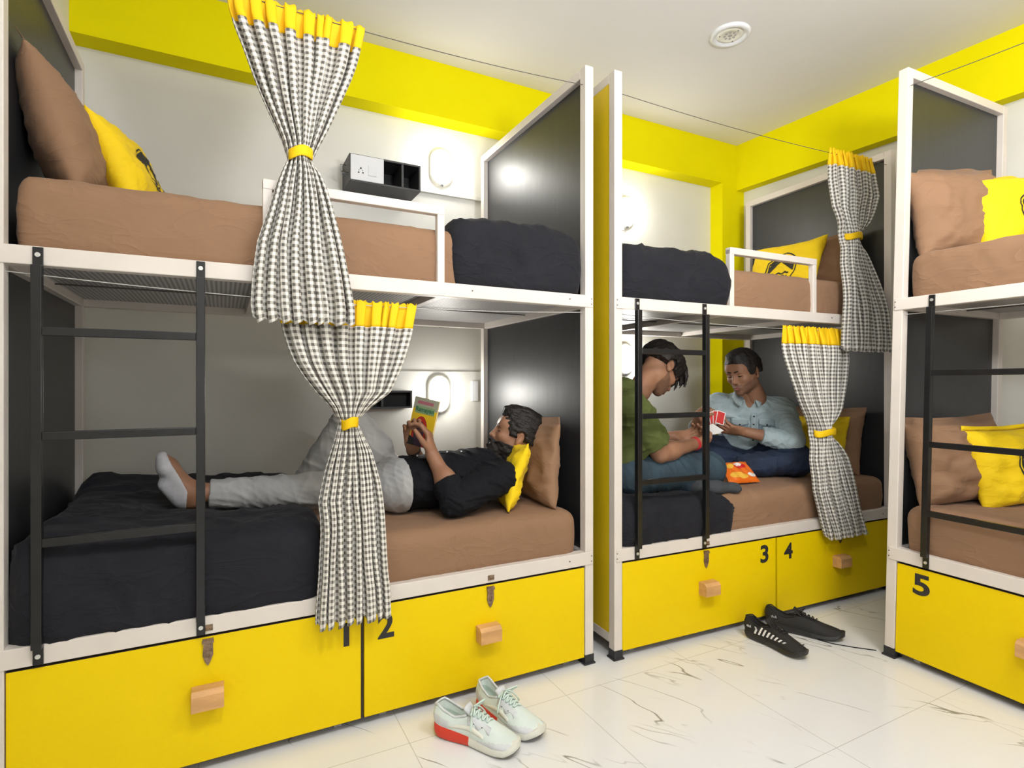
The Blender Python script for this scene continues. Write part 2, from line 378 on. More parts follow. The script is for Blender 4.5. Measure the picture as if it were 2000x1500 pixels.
        if k < len(nums):
            ch, nx0, nz0, nh, nw = nums[k]
            if ch == '1':
                part('number_mark', MB().box((nx0, .0018, nz0), (nx0+nw, .0031, nz0+nh)).add([(nx0+.001, .0018, nz0+nh), (nx0-.017, .0018, nz0+nh-.017), (nx0-.017, .0018, nz0+nh-.006), (nx0+nw, .0018, nz0+nh)], [(0, 1, 2, 3)]), M['number'], fr)
            else:
                vs, fs, tw = text_mesh(ch, nh)
                part('number_mark', MB().add([(nx0+v[0]*nw/tw, .0018, nz0+v[1]) for v in vs], fs), M['number'], fr)
    part('gap_strip', MB().box((.9645, .012, .03), (.9735, .03, ZLB)), M['dark_edge'])  # black strip drawn in the gap between the two drawers
    for qx in (.509, 1.446):
        part('staple', MB().box((qx-.013, -.0065, .424), (qx+.013, -.0045, .442)).tube([(qx-.004, -.006, .430), (qx-.004, -.016, .430), (qx+.004, -.016, .430), (qx+.004, -.006, .430)], .0018, 8), M['rust'])
    return root
CT = .040657
rA = (Vector((0, 0, 0)), 0.0); rB = (Vector((2.0081, -.0275, 0)), math.radians(-2.3786)); rC = (Vector((3.0737, -.5154, 0)), math.radians(-91.9031))
bunkA = make_bunk('bunk_bed', rA[0], rA[1], 'white steel bunk bed with drawers 1 and 2, at the left', .965, 1.055, nums=(('1', .906, .286, .078, .0185), ('2', 1.020, .286, .087, .057)))
bunkB = make_bunk('bunk_bed', rB[0], rB[1], 'white steel bunk bed with drawers 3 and 4, where two men play cards', 1.05, 1.02, outer='yellow_panel', nums=(('3', .857, .291, .087, .055), ('4', 1.021, .288, .080, .062)))
bunkC = make_bunk('bunk_bed', rC[0], rC[1], 'white steel bunk bed with drawer 5, cut off by the right edge', .83, .83, H=2.533, ct=CT, nums=(('5', .106, .296, .086, .064),), rungs=(1.208, .918, .640), ladx=(.142, .535))
def place(o, fr, p, rz=0.0):
    """put a top-level object at local point p of a bunk frame"""
    loc, a = fr
    y = p[1]+(p[2]*CT if fr is rC else 0)
    o.location = loc+Matrix.Rotation(a, 3, 'Z')@Vector((p[0], y, p[2])); o.rotation_euler = (0, 0, a+rz)
    return o

# ------------------------------------------------------------------ mattresses and blankets
def rbox(sx, sy, sz, r, step=.02, top=None, seed=0.0, amp=.004, wr=.004, bulge=.006):
    """rounded box standing on z=0, wrinkled like covered foam; top(x,y) adds height"""
    nx, ny, nz = max(4, int(sx/step)), max(4, int(sy/step)), max(3, int(sz/step))
    bm = bmesh.new(); vid = {}
    def V(i, j, k):
        key = (i, j, k)
        if key not in vid: vid[key] = bm.verts.new((sx*i/nx, sy*j/ny, sz*k/nz))
        return vid[key]
    def F(a): 
        try: bm.faces.new(a)
        except ValueError: pass
    for i in range(nx):
        for j in range(ny):
            F([V(i, j, nz), V(i+1, j, nz), V(i+1, j+1, nz), V(i, j+1, nz)]); F([V(i, j, 0), V(i, j+1, 0), V(i+1, j+1, 0), V(i+1, j, 0)])
        for k in range(nz):
            F([V(i, 0, k), V(i+1, 0, k), V(i+1, 0, k+1), V(i, 0, k+1)]); F([V(i, ny, k), V(i, ny, k+1), V(i+1, ny, k+1), V(i+1, ny, k)])
    for j in range(ny):
        for k in range(nz):
            F([V(0, j, k), V(0, j, k+1), V(0, j+1, k+1), V(0, j+1, k)]); F([V(nx, j, k), V(nx, j+1, k), V(nx, j+1, k+1), V(nx, j, k+1)])
    for v in bm.verts:
        c = v.co.copy()
        q = Vector((min(max(c.x, r), sx-r), min(max(c.y, r), sy-r), min(max(c.z, r*.5), sz-r)))
        d = c-q
        n = d.normalized() if d.length > 1e-6 else Vector((0, 0, 0))
        if d.length > 1e-6:
            c = q+n*min(d.length, r) if sum(abs(t) > 1e-5 for t in d) > 1 else c
        h = c.z/sz
        # sides bulge, folds run down the sides
        c += Vector((n.x, n.y, 0))*bulge*math.sin(math.pi*min(1, max(0, h)))
        f = fbm((c.x, c.y, c.z*.45), 6, 3, seed)*amp + max(0, ridge((c.x*1.0+c.z*.5, c.y+c.z*.4, c.z*.3), 8, seed)-.72)*wr*3.2
        if h > .02: c += (n if n.length else Vector((0, 0, 1)))*f
        if top and h > .3: c.z += top(c.x, c.y)*min(1, (h-.3)/.7)
        v.co = c
    me = bpy.data.meshes.new('soft'); bmesh.ops.recalc_face_normals(bm, faces=bm.faces); bm.to_mesh(me); bm.free()
    me.polygons.foreach_set('use_smooth', [True]*len(me.polygons))
    return me
def soft(name, me, m, fr, p, label, cat, group=None):
    me.materials.append(m); o = bpy.data.objects.new(name, me); COL.objects.link(o); place(o, fr, p); tag(o, label, cat, group)
    return o
def mattress(fr, z, sx, sy, sz, x0, y0, label, seed, r=.045, top=None):
    return soft('mattress', rbox(sx, sy, sz, r, .02, seed=seed, top=top), M['brown'], fr, (x0, y0, z), label, 'mattress')
ZD = ZUB+.034; ZE = ZLB+.034
mattress(rA, ZD, 1.80, .90, .222, .055, .026, 'brown sheeted mattress on the upper deck of the left bunk bed', 1.3)
mattress(rA, ZE, 1.80, .90, .190, .055, .026, 'brown sheeted mattress under the man reading', 2.1)
mattress(rB, ZD, 1.81, .90, .205, .055, .026, 'brown sheeted mattress on the upper deck above the card players', 3.7)
mattress(rB, ZE, 1.81, .90, .190, .055, .026, 'brown sheeted mattress the card players sit on', 4.2)
mattress(rC, ZD, 1.80, .73, .205, .052, .026, 'brown sheeted mattress on the upper deck at the right edge', 5.9)
mattress(rC, ZE, 1.80, .73, .205, .060, .026, 'brown sheeted mattress on the lower deck at the right edge', 6.4)
def blanket(fr, p, sx, sy, sz, label, seed, top=None, r=.06, amp=.012, wr=.012, step=.018):
    return soft('blanket', rbox(sx, sy, sz, r, step, seed=seed, top=top, amp=amp, wr=wr, bulge=.012), M['black_cloth'], fr, p, label, 'blanket')
blanket(rA, (1.300, .006, ZD+.004), .572, .97, .268, 'black blanket spread over the foot of the upper left mattress', 11.0, top=lambda x, y: .018*math.sin(min(1, x/.5)*math.pi/2)-.03*max(0, (x-.40)/.17)**2)
blanket(rB, (.048, .008, ZD+.004), .62, .93, .262, 'black blanket on the upper mattress above the card players', 12.0, top=lambda x, y: -.045*max(0, (x-.45)/.17)**2)
def topA(x, y):
    h = .050*max(0, 1-x/.55)+.012
    h += .055*max(0, (y-.72)/.2)*(1 if x < .8 else .3) - .03*math.exp(-((y-.47)/.10)**2)*min(1, max(0, (x-.20)/.2))
    return h
blanket(rA, (.046, .006, ZE+.002), .80, .94, .245, 'black blanket under the lying man\'s legs', 13.0, top=topA, amp=.014)
blanket(rB, (.045, .008, ZE+.002), .66, .93, .205, 'black blanket under the man in the green shirt', 14.0, top=lambda x, y: .02*max(0, 1-x/.3)-.04*max(0, (x-.5)/.16)**2, amp=.01)

# ------------------------------------------------------------------ pillows
def pillow_mesh(w, h, t, seed, flange=.0, n=34, crease=.010, droop=0.0):
    """local x = width, z = height, y = thickness (front is -y)"""
    mb = MB(); G = {}
    def P(u, v, s):
        e = max(0, (1-abs(u)**3.2))*max(0, (1-abs(v)**3.2))
        k = e**.55
        px = u*w/2*(1-.07*(1-v*v)*abs(u)**2); pz = v*h/2*(1-.08*(1-u*u)*abs(v)**2)
        b = t/2*k
        f = fbm((u*1.6, v*1.6, s*3), 1.6, 4, seed)*crease*2.4
        # creases radiating from corners and seams
        f += (max(0, ridge((u*2.2+v, v*2.0-u*.8, s), 1.5, seed+5)-.6))*crease*1.6*k**.5
        f += math.sin((u*6+v*2+seed)*3)*crease*.25*(1-k)
        y = -s*(b+f*k**.4)
        y += droop*(u*u)+ .012*math.sin(u*3+seed)*abs(v)
        return (px, y, pz+h/2)
    us = [math.sin(math.pi/2*(2*i/n-1))*.55+(2*i/n-1)*.45 for i in range(n+1)]
    g1 = [[P(u, v, 1) for u in us] for v in us]; g2 = [[P(u, v, -1) for u in us] for v in us]
    mb.sheet(g1); mb.sheet([r[::-1] for r in g2])
    if flange:
        def E(a, s):   # edge points then outwards
            out = []
            for i in range(n+1):
                q = us[i]
                p = {'t': P(q, 1, s), 'r': P(1, q, s), 'l': P(-1, q, s)}[a]
                d = {'t': (0, 0, 1), 'r': (1, 0, 0), 'l': (-1, 0, 0)}[a]
                wv = .006*math.sin(q*9+seed*2)
                out.append([p, (p[0]+d[0]*flange, p[1]+wv+s*.001, p[2]+d[2]*flange)])
            return out
        for a in ('t',):
            e = E(a, 1); mb.sheet([[x[0] for x in e], [x[1] for x in e]])
    me_o = mb.build('pillow_tmp', M['brown'], smooth=True)
    me = me_o.data; bpy.data.objects.remove(me_o)
    bm = bmesh.new(); bm.from_mesh(me); bmesh.ops.remove_doubles(bm, verts=bm.verts, dist=.0012); bmesh.ops.recalc_face_normals(bm, faces=bm.faces); bm.to_mesh(me); bm.free()
    me.polygons.foreach_set('use_smooth', [True]*len(me.polygons))
    return me
def frame_from(normal, up):
    n = Vector(normal).normalized(); u = Vector(up); u = (u-n*u.dot(n)).normalized()
    x = u.cross(-n)*-1
    x = (-n).cross(u)*1.0
    # columns: local x, local y (= -normal), local z (= up)
    y = -n; x = y.cross(u); return Matrix((x, y, u)).transposed()
def pillow(fr, base, normal, up, w, h, t, m, label, seed, flange=0, logo=None, crease=.010):
    me = pillow_mesh(w, h, t, seed, flange, crease=crease); me.materials.clear(); me.materials.append(m)
    o = bpy.data.objects.new('pillow', me); COL.objects.link(o)
    loc, a = fr; y = base[1]+(base[2]*CT if fr is rC else 0)
    R = Matrix.Rotation(a, 3, 'Z')
    o.location = loc+R@Vector((base[0], y, base[2]))
    o.rotation_euler = (R@frame_from(normal, up)).to_euler()
    tag(o, label, 'pillow')
    md = o.modifiers.new('thick', 'SOLIDIFY'); md.thickness = .002
    if logo:
        # printed badge: ring with a house roof over wavy lines, hugging the cloth
        cx, cz, r = logo; mb = MB()
        # sample the front surface height by ray
        deps = me
        from mathutils.bvhtree import BVHTree
        bv = BVHTree.FromPolygons([v.co[:] for v in me.vertices], [tuple(p.vertices) for p in me.polygons])
        def S(x, z):
            hit = bv.ray_cast(Vector((x, -1, z)), Vector((0, 1, 0)))
            y = hit[0].y if hit[0] else -t/2
            return (x, y-.0022, z)
        def ring(r0, r1, n=64):
            g = [[S(cx+math.cos(2*math.pi*i/n)*q, cz+math.sin(2*math.pi*i/n)*q) for i in range(n)] for q in (r0, (r0+r1)/2, r1)]
            mb.sheet(g, closeu=True)
        ring(r*.93, r)
        # dark upper field above the roof line, dark lower strokes
        n = 26
        def col(x):
            top = math.sqrt(max(0, (r*.86)**2-x*x)); roof = r*.38-abs(x)*.75
            return max(roof, -top), top
        g = [[S(cx+x, cz+lo+(hi-lo)*q/5) for x in [(-.84+1.68*i/n)*r for i in range(n+1)] for lo, hi in [col(x)]] for q in range(6)]
        mb.sheet(g)
        for k, zz in enumerate((-.30, -.50, -.68)):
            hw = math.sqrt(max(0, .78-zz*zz))*r*.72
            g = [[S(cx-hw+2*hw*i/20, cz+zz*r+dz*r+.04*r*math.sin(i*.9+k)) for i in range(21)] for dz in (-.05, .0, .05)]
            mb.sheet(g)
        lb = mb.build('printed_badge', M['logo'], o, smooth=True)
        for v in lb.data.vertices: pass
    return o
BRN, YEL = M['brown'], M['yellow_cloth']
pillow(rA, (.175, .43, 1.735), (1, -.05, .30), (-.30, 0, 1), .60, .43, .17, BRN, 'brown pillow leaning on the black panel, upper left bed', 21, flange=.03)
pillow(rA, (.325, .50, 1.735), (1, -.15, .42), (-.42, 0, 1), .42, .36, .13, YEL, 'yellow pillow in front of the brown one, upper left bed', 22, logo=(0, .18, .085))
pillow(rA, (1.812, .39, .635), (-1, .13, .06), (.04, 0, 1), .64, .36, .11, BRN, 'brown pillow behind the reading man\'s head', 23, flange=.03, crease=.014)
pillow(rA, (1.640, .27, .625), (-.86, .42, .28), (.26, 0, 1), .36, .29, .075, YEL, 'yellow pillow under the reading man\'s head', 24, crease=.012)
pillow(rB, (1.72, .51, 1.715), (-1, 0, .30), (.28, 0, 1), .74, .36, .15, BRN, 'wide brown pillow on the upper bed above the card players', 25, flange=.02)
pillow(rB, (1.60, .52, 1.72), (-1, -.05, .38), (.35, 0, 1), .50, .36, .12, YEL, 'yellow pillow with a black badge behind the upper guard rail', 26, logo=(.02, .15, .11))
pillow(rB, (1.775, .42, .632), (-1, -.05, .15), (.12, 0, 1), .62, .38, .15, BRN, 'brown pillow against the black panel beside the card players', 27, flange=.02)
pillow(rB, (1.655, .36, .632), (-1, -.05, .22), (.16, 0, 1), .44, .35, .13, YEL, 'yellow pillow behind the man in the light denim shirt', 28)
pillow(rC, (.150, .29, 1.715), (1, -.25, .22), (-.18, 0, 1), .50, .40, .16, BRN, 'brown pillow on the upper bed at the right edge', 29, flange=.03, crease=.014)
pillow(rC, (.285, .47, 1.715), (1, -.35, .30), (-.26, 0, 1), .44, .37, .14, YEL, 'yellow pillow on the upper bed at the right edge', 30, flange=.02, logo=(.02, .17, .085))
pillow(rC, (.150, .31, .645), (1, -.25, .20), (-.15, 0, 1), .50, .36, .16, BRN, 'brown pillow on the lower bed at the right edge', 31, flange=.03, crease=.016)
pillow(rC, (.290, .47, .645), (1, -.35, .25), (-.2, 0, 1), .44, .34, .14, YEL, 'yellow pillow on the lower bed at the right edge', 32, flange=.02, logo=(.02, .17, .085), crease=.014)

# ------------------------------------------------------------------ curtains
CU_A= [(2.368, 0.562, 0.975, 0.018), (2.32, 0.568, 0.965, 0.015), (2.272, 0.582, 0.954, 0.011), (2.224, 0.6, 0.942, 0.008), (2.176, 0.616, 0.926, 0.005), (2.128, 0.632, 0.907, 0.002), (2.079, 0.65, 0.888, -0.001), (2.031, 0.67, 0.869, -0.005), (1.983, 0.693, 0.849, -0.008), (1.935, 0.718, 0.826, -0.012), (1.887, 0.733, 0.805, -0.018), (1.839, 0.716, 0.829, -0.024), (1.791, 0.7, 0.844, -0.03), (1.743, 0.687, 0.857, -0.036), (1.695, 0.673, 0.868, -0.041), (1.647, 0.657, 0.879, -0.045), (1.598, 0.642, 0.89, -0.05), (1.55, 0.635, 0.9, -0.05), (1.502, 0.629, 0.91, -0.05), (1.454, 0.626, 0.919, -0.05), (1.406, 0.624, 0.927, -0.05), (1.358, 0.631, 0.927, -0.05)]
CL_A= [(1.434, 0.712, 1.158, 0.018), (1.384, 0.713, 1.146, 0.011), (1.334, 0.719, 1.135, 0.005), (1.284, 0.732, 1.12, -0.001), (1.235, 0.75, 1.104, -0.004), (1.185, 0.78, 1.083, -0.008), (1.135, 0.818, 1.059, -0.011), (1.085, 0.865, 0.995, -0.014), (1.035, 0.893, 0.952, -0.018), (0.985, 0.879, 0.971, -0.021), (0.935, 0.863, 0.992, -0.025), (0.886, 0.848, 1.003, -0.03), (0.836, 0.835, 1.014, -0.034), (0.786, 0.823, 1.02, -0.038), (0.736, 0.826, 1.024, -0.042), (0.686, 0.826, 1.027, -0.045), (0.636, 0.822, 1.031, -0.047), (0.586, 0.819, 1.035, -0.048), (0.537, 0.817, 1.04, -0.049), (0.487, 0.814, 1.047, -0.05), (0.437, 0.812, 1.05, -0.05), (0.387, 0.812, 1.051, -0.05)]
CU_B= [(2.401, 1.396, 1.741, 0.02), (2.351, 1.394, 1.747, 0.017), (2.3, 1.389, 1.753, 0.013), (2.25, 1.384, 1.759, 0.01), (2.199, 1.386, 1.764, 0.007), (2.149, 1.388, 1.738, 0.003), (2.098, 1.395, 1.711, -0.0), (2.048, 1.425, 1.679, -0.003), (1.998, 1.456, 1.632, -0.007), (1.947, 1.477, 1.594, -0.01), (1.897, 1.463, 1.611, -0.017), (1.846, 1.445, 1.632, -0.023), (1.796, 1.431, 1.652, -0.029), (1.745, 1.426, 1.674, -0.035), (1.695, 1.421, 1.695, -0.041), (1.645, 1.415, 1.718, -0.046), (1.594, 1.41, 1.741, -0.05), (1.544, 1.407, 1.764, -0.05), (1.493, 1.407, 1.777, -0.05), (1.443, 1.407, 1.786, -0.05), (1.392, 1.407, 1.794, -0.05), (1.342, 1.407, 1.794, -0.05)]
CL_B= [(1.444, 1.039, 1.501, 0.019), (1.393, 1.035, 1.504, 0.012), (1.342, 1.03, 1.506, 0.006), (1.291, 1.036, 1.497, -0.001), (1.24, 1.053, 1.483, -0.004), (1.189, 1.071, 1.47, -0.007), (1.139, 1.091, 1.454, -0.011), (1.088, 1.111, 1.439, -0.014), (1.037, 1.139, 1.423, -0.018), (0.986, 1.176, 1.391, -0.021), (0.935, 1.212, 1.356, -0.025), (0.884, 1.211, 1.363, -0.03), (0.833, 1.192, 1.397, -0.034), (0.782, 1.174, 1.428, -0.038), (0.731, 1.173, 1.446, -0.042), (0.68, 1.175, 1.464, -0.045), (0.63, 1.176, 1.482, -0.047), (0.579, 1.194, 1.5, -0.048), (0.528, 1.215, 1.517, -0.049), (0.477, 1.235, 1.535, -0.05), (0.426, 1.257, 1.555, -0.05), (0.375, 1.275, 1.574, -0.05)]
def curtain(fr, rows, ztie, label, seed, nf=9, cloth=1.0, period=.0200, head=.072, amp=.020):
    rng = random.Random(seed); A = np.array(rows); zs = A[::-1, 0]
    f = lambda z, k: float(np.interp(z, zs, A[::-1, k]))
    wz = [rng.uniform(.45, 1.7) for _ in range(nf)]; cum = np.cumsum([0]+wz)/sum(wz)
    def phase(u): return float(np.interp(u, cum, np.arange(nf+1)))
    zt, zb = A[0, 0], A[-1, 0]; NU = nf*22; NV = 110
    ampf = [rng.uniform(.65, 1.2) for _ in range(nf+1)]
    drift = [rng.uniform(-1, 1) for _ in range(nf+1)]
    root = empty('curtain', label=label, cat='curtain'); place(root, fr, (f(ztie, 1)/2+f(ztie, 2)/2, 0, ztie))
    cx0 = (f(ztie, 1)+f(ztie, 2))/2
    def pt(u, z):
        ph = phase(u); k = int(min(nf-1, ph)); fr_ = ph-k
        xl, xr_, yc = f(z, 1), f(z, 2), f(z, 3); w = xr_-xl
        d = abs(z-ztie); tight = math.exp(-(d/.055)**2)
        top = max(0, 1-(zt-z)/.06)
        am = amp*(ampf[k]*(1-fr_)+ampf[k+1]*fr_)*(1-.35*tight)*(1-.65*top)*min(1, w/.16+.25)
        s = math.sin(2*math.pi*ph)
        y = yc+am*s-(.018*tight*math.cos((u-.5)*math.pi))*1.0
        # body of the bunch: rounds backwards at the sides near the tie
        y += .034*tight*((2*u-1)**2)
        x = xl+w*u- (w/nf)*.17*math.sin(4*math.pi*ph)*(1-.5*tight)+ .004*drift[k]*math.sin((zt-z)*9+k)*(1-tight)
        y += .004*math.sin((zt-z)*14+k*1.7)*(1-tight)
        return x, y
    # unfolded cloth width measured along a row where the folds hang free
    zr = zt-.10; PR = [pt(j/NU, zr) for j in range(NU+1)]; arc = [0]
    for j in range(NU): arc.append(arc[-1]+math.hypot(PR[j+1][0]-PR[j][0], PR[j+1][1]-PR[j][1]))
    g = []; uv = []
    zz = [zt+.012]+[zt-(zt-zb)*i/NV for i in range(NV+1)]
    hz = [rng.uniform(-.006, .010) for _ in range(nf+1)]
    for z in zz:
        row = []
        for j in range(NU+1):
            u = j/NU; x, y = pt(u, min(z, zt)); ph = phase(u); k = int(min(nf-1, ph))
            dz = 0
            if z < zb+.03: dz = .010*math.sin(2*math.pi*ph+1)*(1-(z-zb)/.03)
            if z > zt-.001: dz = .004*math.sin(9*math.pi*ph)
            row.append((x-cx0, y, z+dz-ztie)); uv.append((arc[j]*cloth/period, (z+.0)/period))
        g.append(row)
    hr = next(i for i, z in enumerate(zz) if z < zt-head)
    mb = MB(); mb.sheet(g[hr:]); mb.uv = uv[hr*(NU+1):]
    o = mb.build('checked_cloth', M['check'], root, smooth=True)
    md = o.modifiers.new('t', 'SOLIDIFY'); md.thickness = .0012
    mb = MB(); mb.sheet(g[:hr+1]); o2 = mb.build('heading_band', M['yellow_band'], root, smooth=True)
    md = o2.modifiers.new('t', 'SOLIDIFY'); md.thickness = .0016
    # tie band
    w2 = (f(ztie, 2)-f(ztie, 1))/2-.003; yc = f(ztie, 3)
    gb = []
    for dz, rr in ((-.017, .985), (-.012, 1.02), (0, 1.03), (.012, 1.02), (.017, .985)):
        gb.append([(math.cos(a)*w2*rr, yc+math.sin(a)*.034*rr, dz+.006*math.cos(a)+.003*math.sin(3*a)) for a in [2*math.pi*i/40 for i in range(40)]])
    b = MB().sheet(gb, closeu=True).build('tie_band', M['yellow_band'], root, smooth=True); md = b.modifiers.new('t', 'SOLIDIFY'); md.thickness = .0025
    return root
curtain(rA, CU_A, 1.895, 'checked curtain tied back above the left bed\'s ladder side', 3)
curtain(rA, CL_A, 1.035, 'checked curtain hanging in front of the reading man\'s legs', 5)
curtain(rB, CU_B, 1.950, 'checked curtain on the upper bed above the card players', 8)
curtain(rB, CL_B, .915, 'checked curtain hanging beside the man in the denim shirt', 9)
def cwire(fr, pts, label, m='wire', r=.0016):
    mb = MB().tube(pts, r, 6)
    o = mb.build('curtain_wire', M[m]); place(o, fr, (0, 0, 0)); tag(o, label, 'wire')
    return o
def sag(x0, x1, z0, z1, s, y, n=24): return [(x0+(x1-x0)*i/n, y, z0+(z1-z0)*i/n-s*4*(i/n)*(1-i/n)) for i in range(n+1)]
cwire(rA, sag(.04, 1.88, 2.40, 2.410, .036, .02), 'dark wire carrying the upper curtain of the left bunk bed')
cwire(rA, sag(.04, 1.88, 1.462, 1.462, .030, .02), 'pale wire carrying the lower curtain of the left bunk bed', 'wire_white')
cwire(rB, sag(.04, 1.88, 2.405, 2.405, .022, .025), 'dark wire carrying the upper curtain above the card players')
cwire(rB, sag(.04, 1.88, 1.462, 1.462, .022, .025), 'pale wire carrying the curtain beside the card players', 'wire_white')
cwire(rC, [(p[0], p[1]+p[2]*0, p[2]) for p in sag(.04, 1.88, 2.455, 2.455, .045, .12)], 'dark wire across the top of the right bunk bed')
cwire(rC, [(p[0], p[1], p[2]) for p in sag(.04, 1.88, 1.462, 1.462, .010, .08)], 'pale wire under the upper deck of the right bunk bed', 'wire_white')

# ------------------------------------------------------------------ wall lamps, socket boxes, ceiling lamp
def wall_lamp(loc, hw, hh, label, power, col=(1, .97, .9)):
    root = empty('wall_lamp', loc, 0, label, 'lamp', 'oval lamps over the beds')
    def oval(hw, hh, n=40):
        s = hh-hw
        return [(math.cos(a)*hw, (s if math.sin(a) >= 0 else -s)+math.sin(a)*hw) for a in [2*math.pi*i/n for i in range(n)]]
    def dome(hw, hh, d0, d1, steps=8):
        g = []
        for i in range(steps+1):
            a = i/steps*math.pi/2; q = math.cos(a); dd = d0+(d1-d0)*math.sin(a)
            k = hw*max(q, .02)
            g.append([(x, -dd, z) for x, z in oval(k, (hh-hw)+k)])
        return g
    mb = MB(); mb.sheet([[(x, 0, z) for x, z in oval(hw+.010, hh+.010)], [(x, -.018, z) for x, z in oval(hw+.010, hh+.010)], [(x, -.022, z) for x, z in oval(hw-.004, hh-.004)]], closeu=True)
    mb.build('lamp_base', M['lamp_rim'], root, smooth=True)
    mb = MB(); mb.sheet(dome(hw, hh, .018, .062), closeu=True); mb.build('lamp_glass', M['lamp'], root, smooth=True)
    MB().cyl((0, -.03, -hh-.004), (0, -1, 0), .005, .006, 10).box((-.008, -.03, -hh-.012), (.008, -.018, -hh+.004)).build('clip', M['bare_metal'], root)
    d = bpy.data.lights.new('lamp_light', 'POINT'); d.energy = power; d.color = col; d.shadow_soft_size = .05
    lo = bpy.data.objects.new('lamp_light', d); COL.objects.link(lo); lo.location = (loc[0], loc[1]-.12, loc[2])
    return root
wall_lamp((1.676, YW, 2.420), .060, .100, 'lit oval wall lamp over the upper left bed', 3.2)
wall_lamp((1.656, YW-.012, 1.105), .058, .102, 'lit oval wall lamp beside the reading man\'s book', 2.6)
wall_lamp((3.03, YW, 2.352), .060, .100, 'lit oval wall lamp beyond the upper middle bed', 3.2)
wall_lamp((3.02, YW, 1.335), .058, .100, 'lit oval wall lamp behind the man in green', 4.5)
def socket_box(loc, w, h, d, label, plate=True, xf0=0.0):
    root = empty('socket_box', loc, 0, label, 'socket box')
    # carcass with two open pigeonholes on the right
    t = .010; c0 = w*.47 if plate else .012; cm = (c0+w)/2
    mb = MB().box((0, -d, 0), (w, 0, t)).box((0, -d, h-t), (w, 0, h)).box((0, -d, t), (t, 0, h-t)).box((w-t, -d, t), (w, 0, h-t)).box((t, -.008, t), (w-t, 0, h-t))
    mb.box((cm-.006, -d, t), (cm+.006, -.008, h-t))
    if plate: mb.box((t, -d, t), (c0, -.008, h-t))
    mb.build('carcass', M['box_black'], root, bev=.001)
    MB().box((t, -.0095, t), (w-t, -.0085, h-t)).build('backing', M['box_in'], root)
    if plate:
        p = MB().box((.004, -d-.008, .006), (c0-.002, -d, h-.004)).build('switch_plate', M['white_plastic'], root, bev=.004)
        for hx, hz, r in ((.055, .068, .0048), (.044, .046, .0040), (.066, .046, .0040), (.046, .058, .0022), (.064, .058, .0022)):
            MB().cyl((hx, -d-.0092, hz), (0, 1, 0), r, .002, 12).build('socket_hole', M['rubber'], p)
        MB().box((.092, -d-.012, .036), (.136, -d-.006, .088)).build('rocker', M['white_plastic'], p, bev=.002)
        MB().tube([(-.004, -.12, .10), (-.030, -.12, .10), (-.030, -.12, .05), (-.006, -.12, .045)], .0025, 8).tube([(-.002, -.16, .035), (-.04, -.17, .045), (-.02, -.15, .06), (0, -.14, .055)], .002, 8).build('wire_hook', M['bare_metal'], root, smooth=True)
    return root
socket_box((1.118, YW, 2.195), .375, .140, .19, 'black socket box with white switch plate and two pigeonholes, over the upper bed')
socket_box((1.13, YW-.012, 1.030), .345, .096, .085, 'black box with pigeonholes behind the lower left curtain', plate=False)
o = MB().box((0, -.028, 0), (.075, 0, .14)).build('socket_box', M['white_plastic'], bev=.003); o.location = (2.925, YW, 2.22); tag(o, 'white box on the wall beside the upper middle lamp', 'socket box')
o = MB().box((-.02, -.012, 0), (.02, 0, .12)).build('wall_switch', M['white_plastic'], bev=.002); o.location = (1.885, YW-.012, 1.06); tag(o, 'slim pale switch on the wall beside the lower left bed', 'switch')
def ceiling_lamp(loc):
    root = empty('ceiling_fitting', loc, 0, 'round white recessed ceiling fitting with pierced centre', 'ceiling fitting')  # the round ceiling lamp, left unlit
    def lathe(prof, n=48): return [[(r*math.cos(2*math.pi*i/n), r*math.sin(2*math.pi*i/n), z) for i in range(n)] for r, z in prof]
    MB().sheet(lathe([(.098, 0), (.100, -.006), (.092, -.014), (.080, -.016), (.070, -.008), (.067, -.004)]), closeu=True).build('ring', M['white_plastic'], root, smooth=True)
    MB().sheet(lathe([(.067, -.004), (.058, -.010), (.045, -.012), (.040, -.008), (.001, -.008)]), closeu=True).build('dish', M['lamp_rim'], root, smooth=True)
    mb = MB()
    for i in range(8):
        a = i*math.pi/4; mb.box((math.cos(a)*.026-.005, math.sin(a)*.026-.005, -.0105), (math.cos(a)*.026+.005, math.sin(a)*.026+.005, -.0078))
    mb.cyl((0, 0, -.0105), (0, 0, 1), .010, .003, 12)
    mb.build('grille', M['castor'], root)
    for a in (.5, 2.6, 4.7):
        MB().cyl((math.cos(a)*.052, math.sin(a)*.052, -.0135), (0, 0, 1), .003, .003, 8).build('screw', M['bolt_dark'], root)
ceiling_lamp((2.868, .125, ZC))

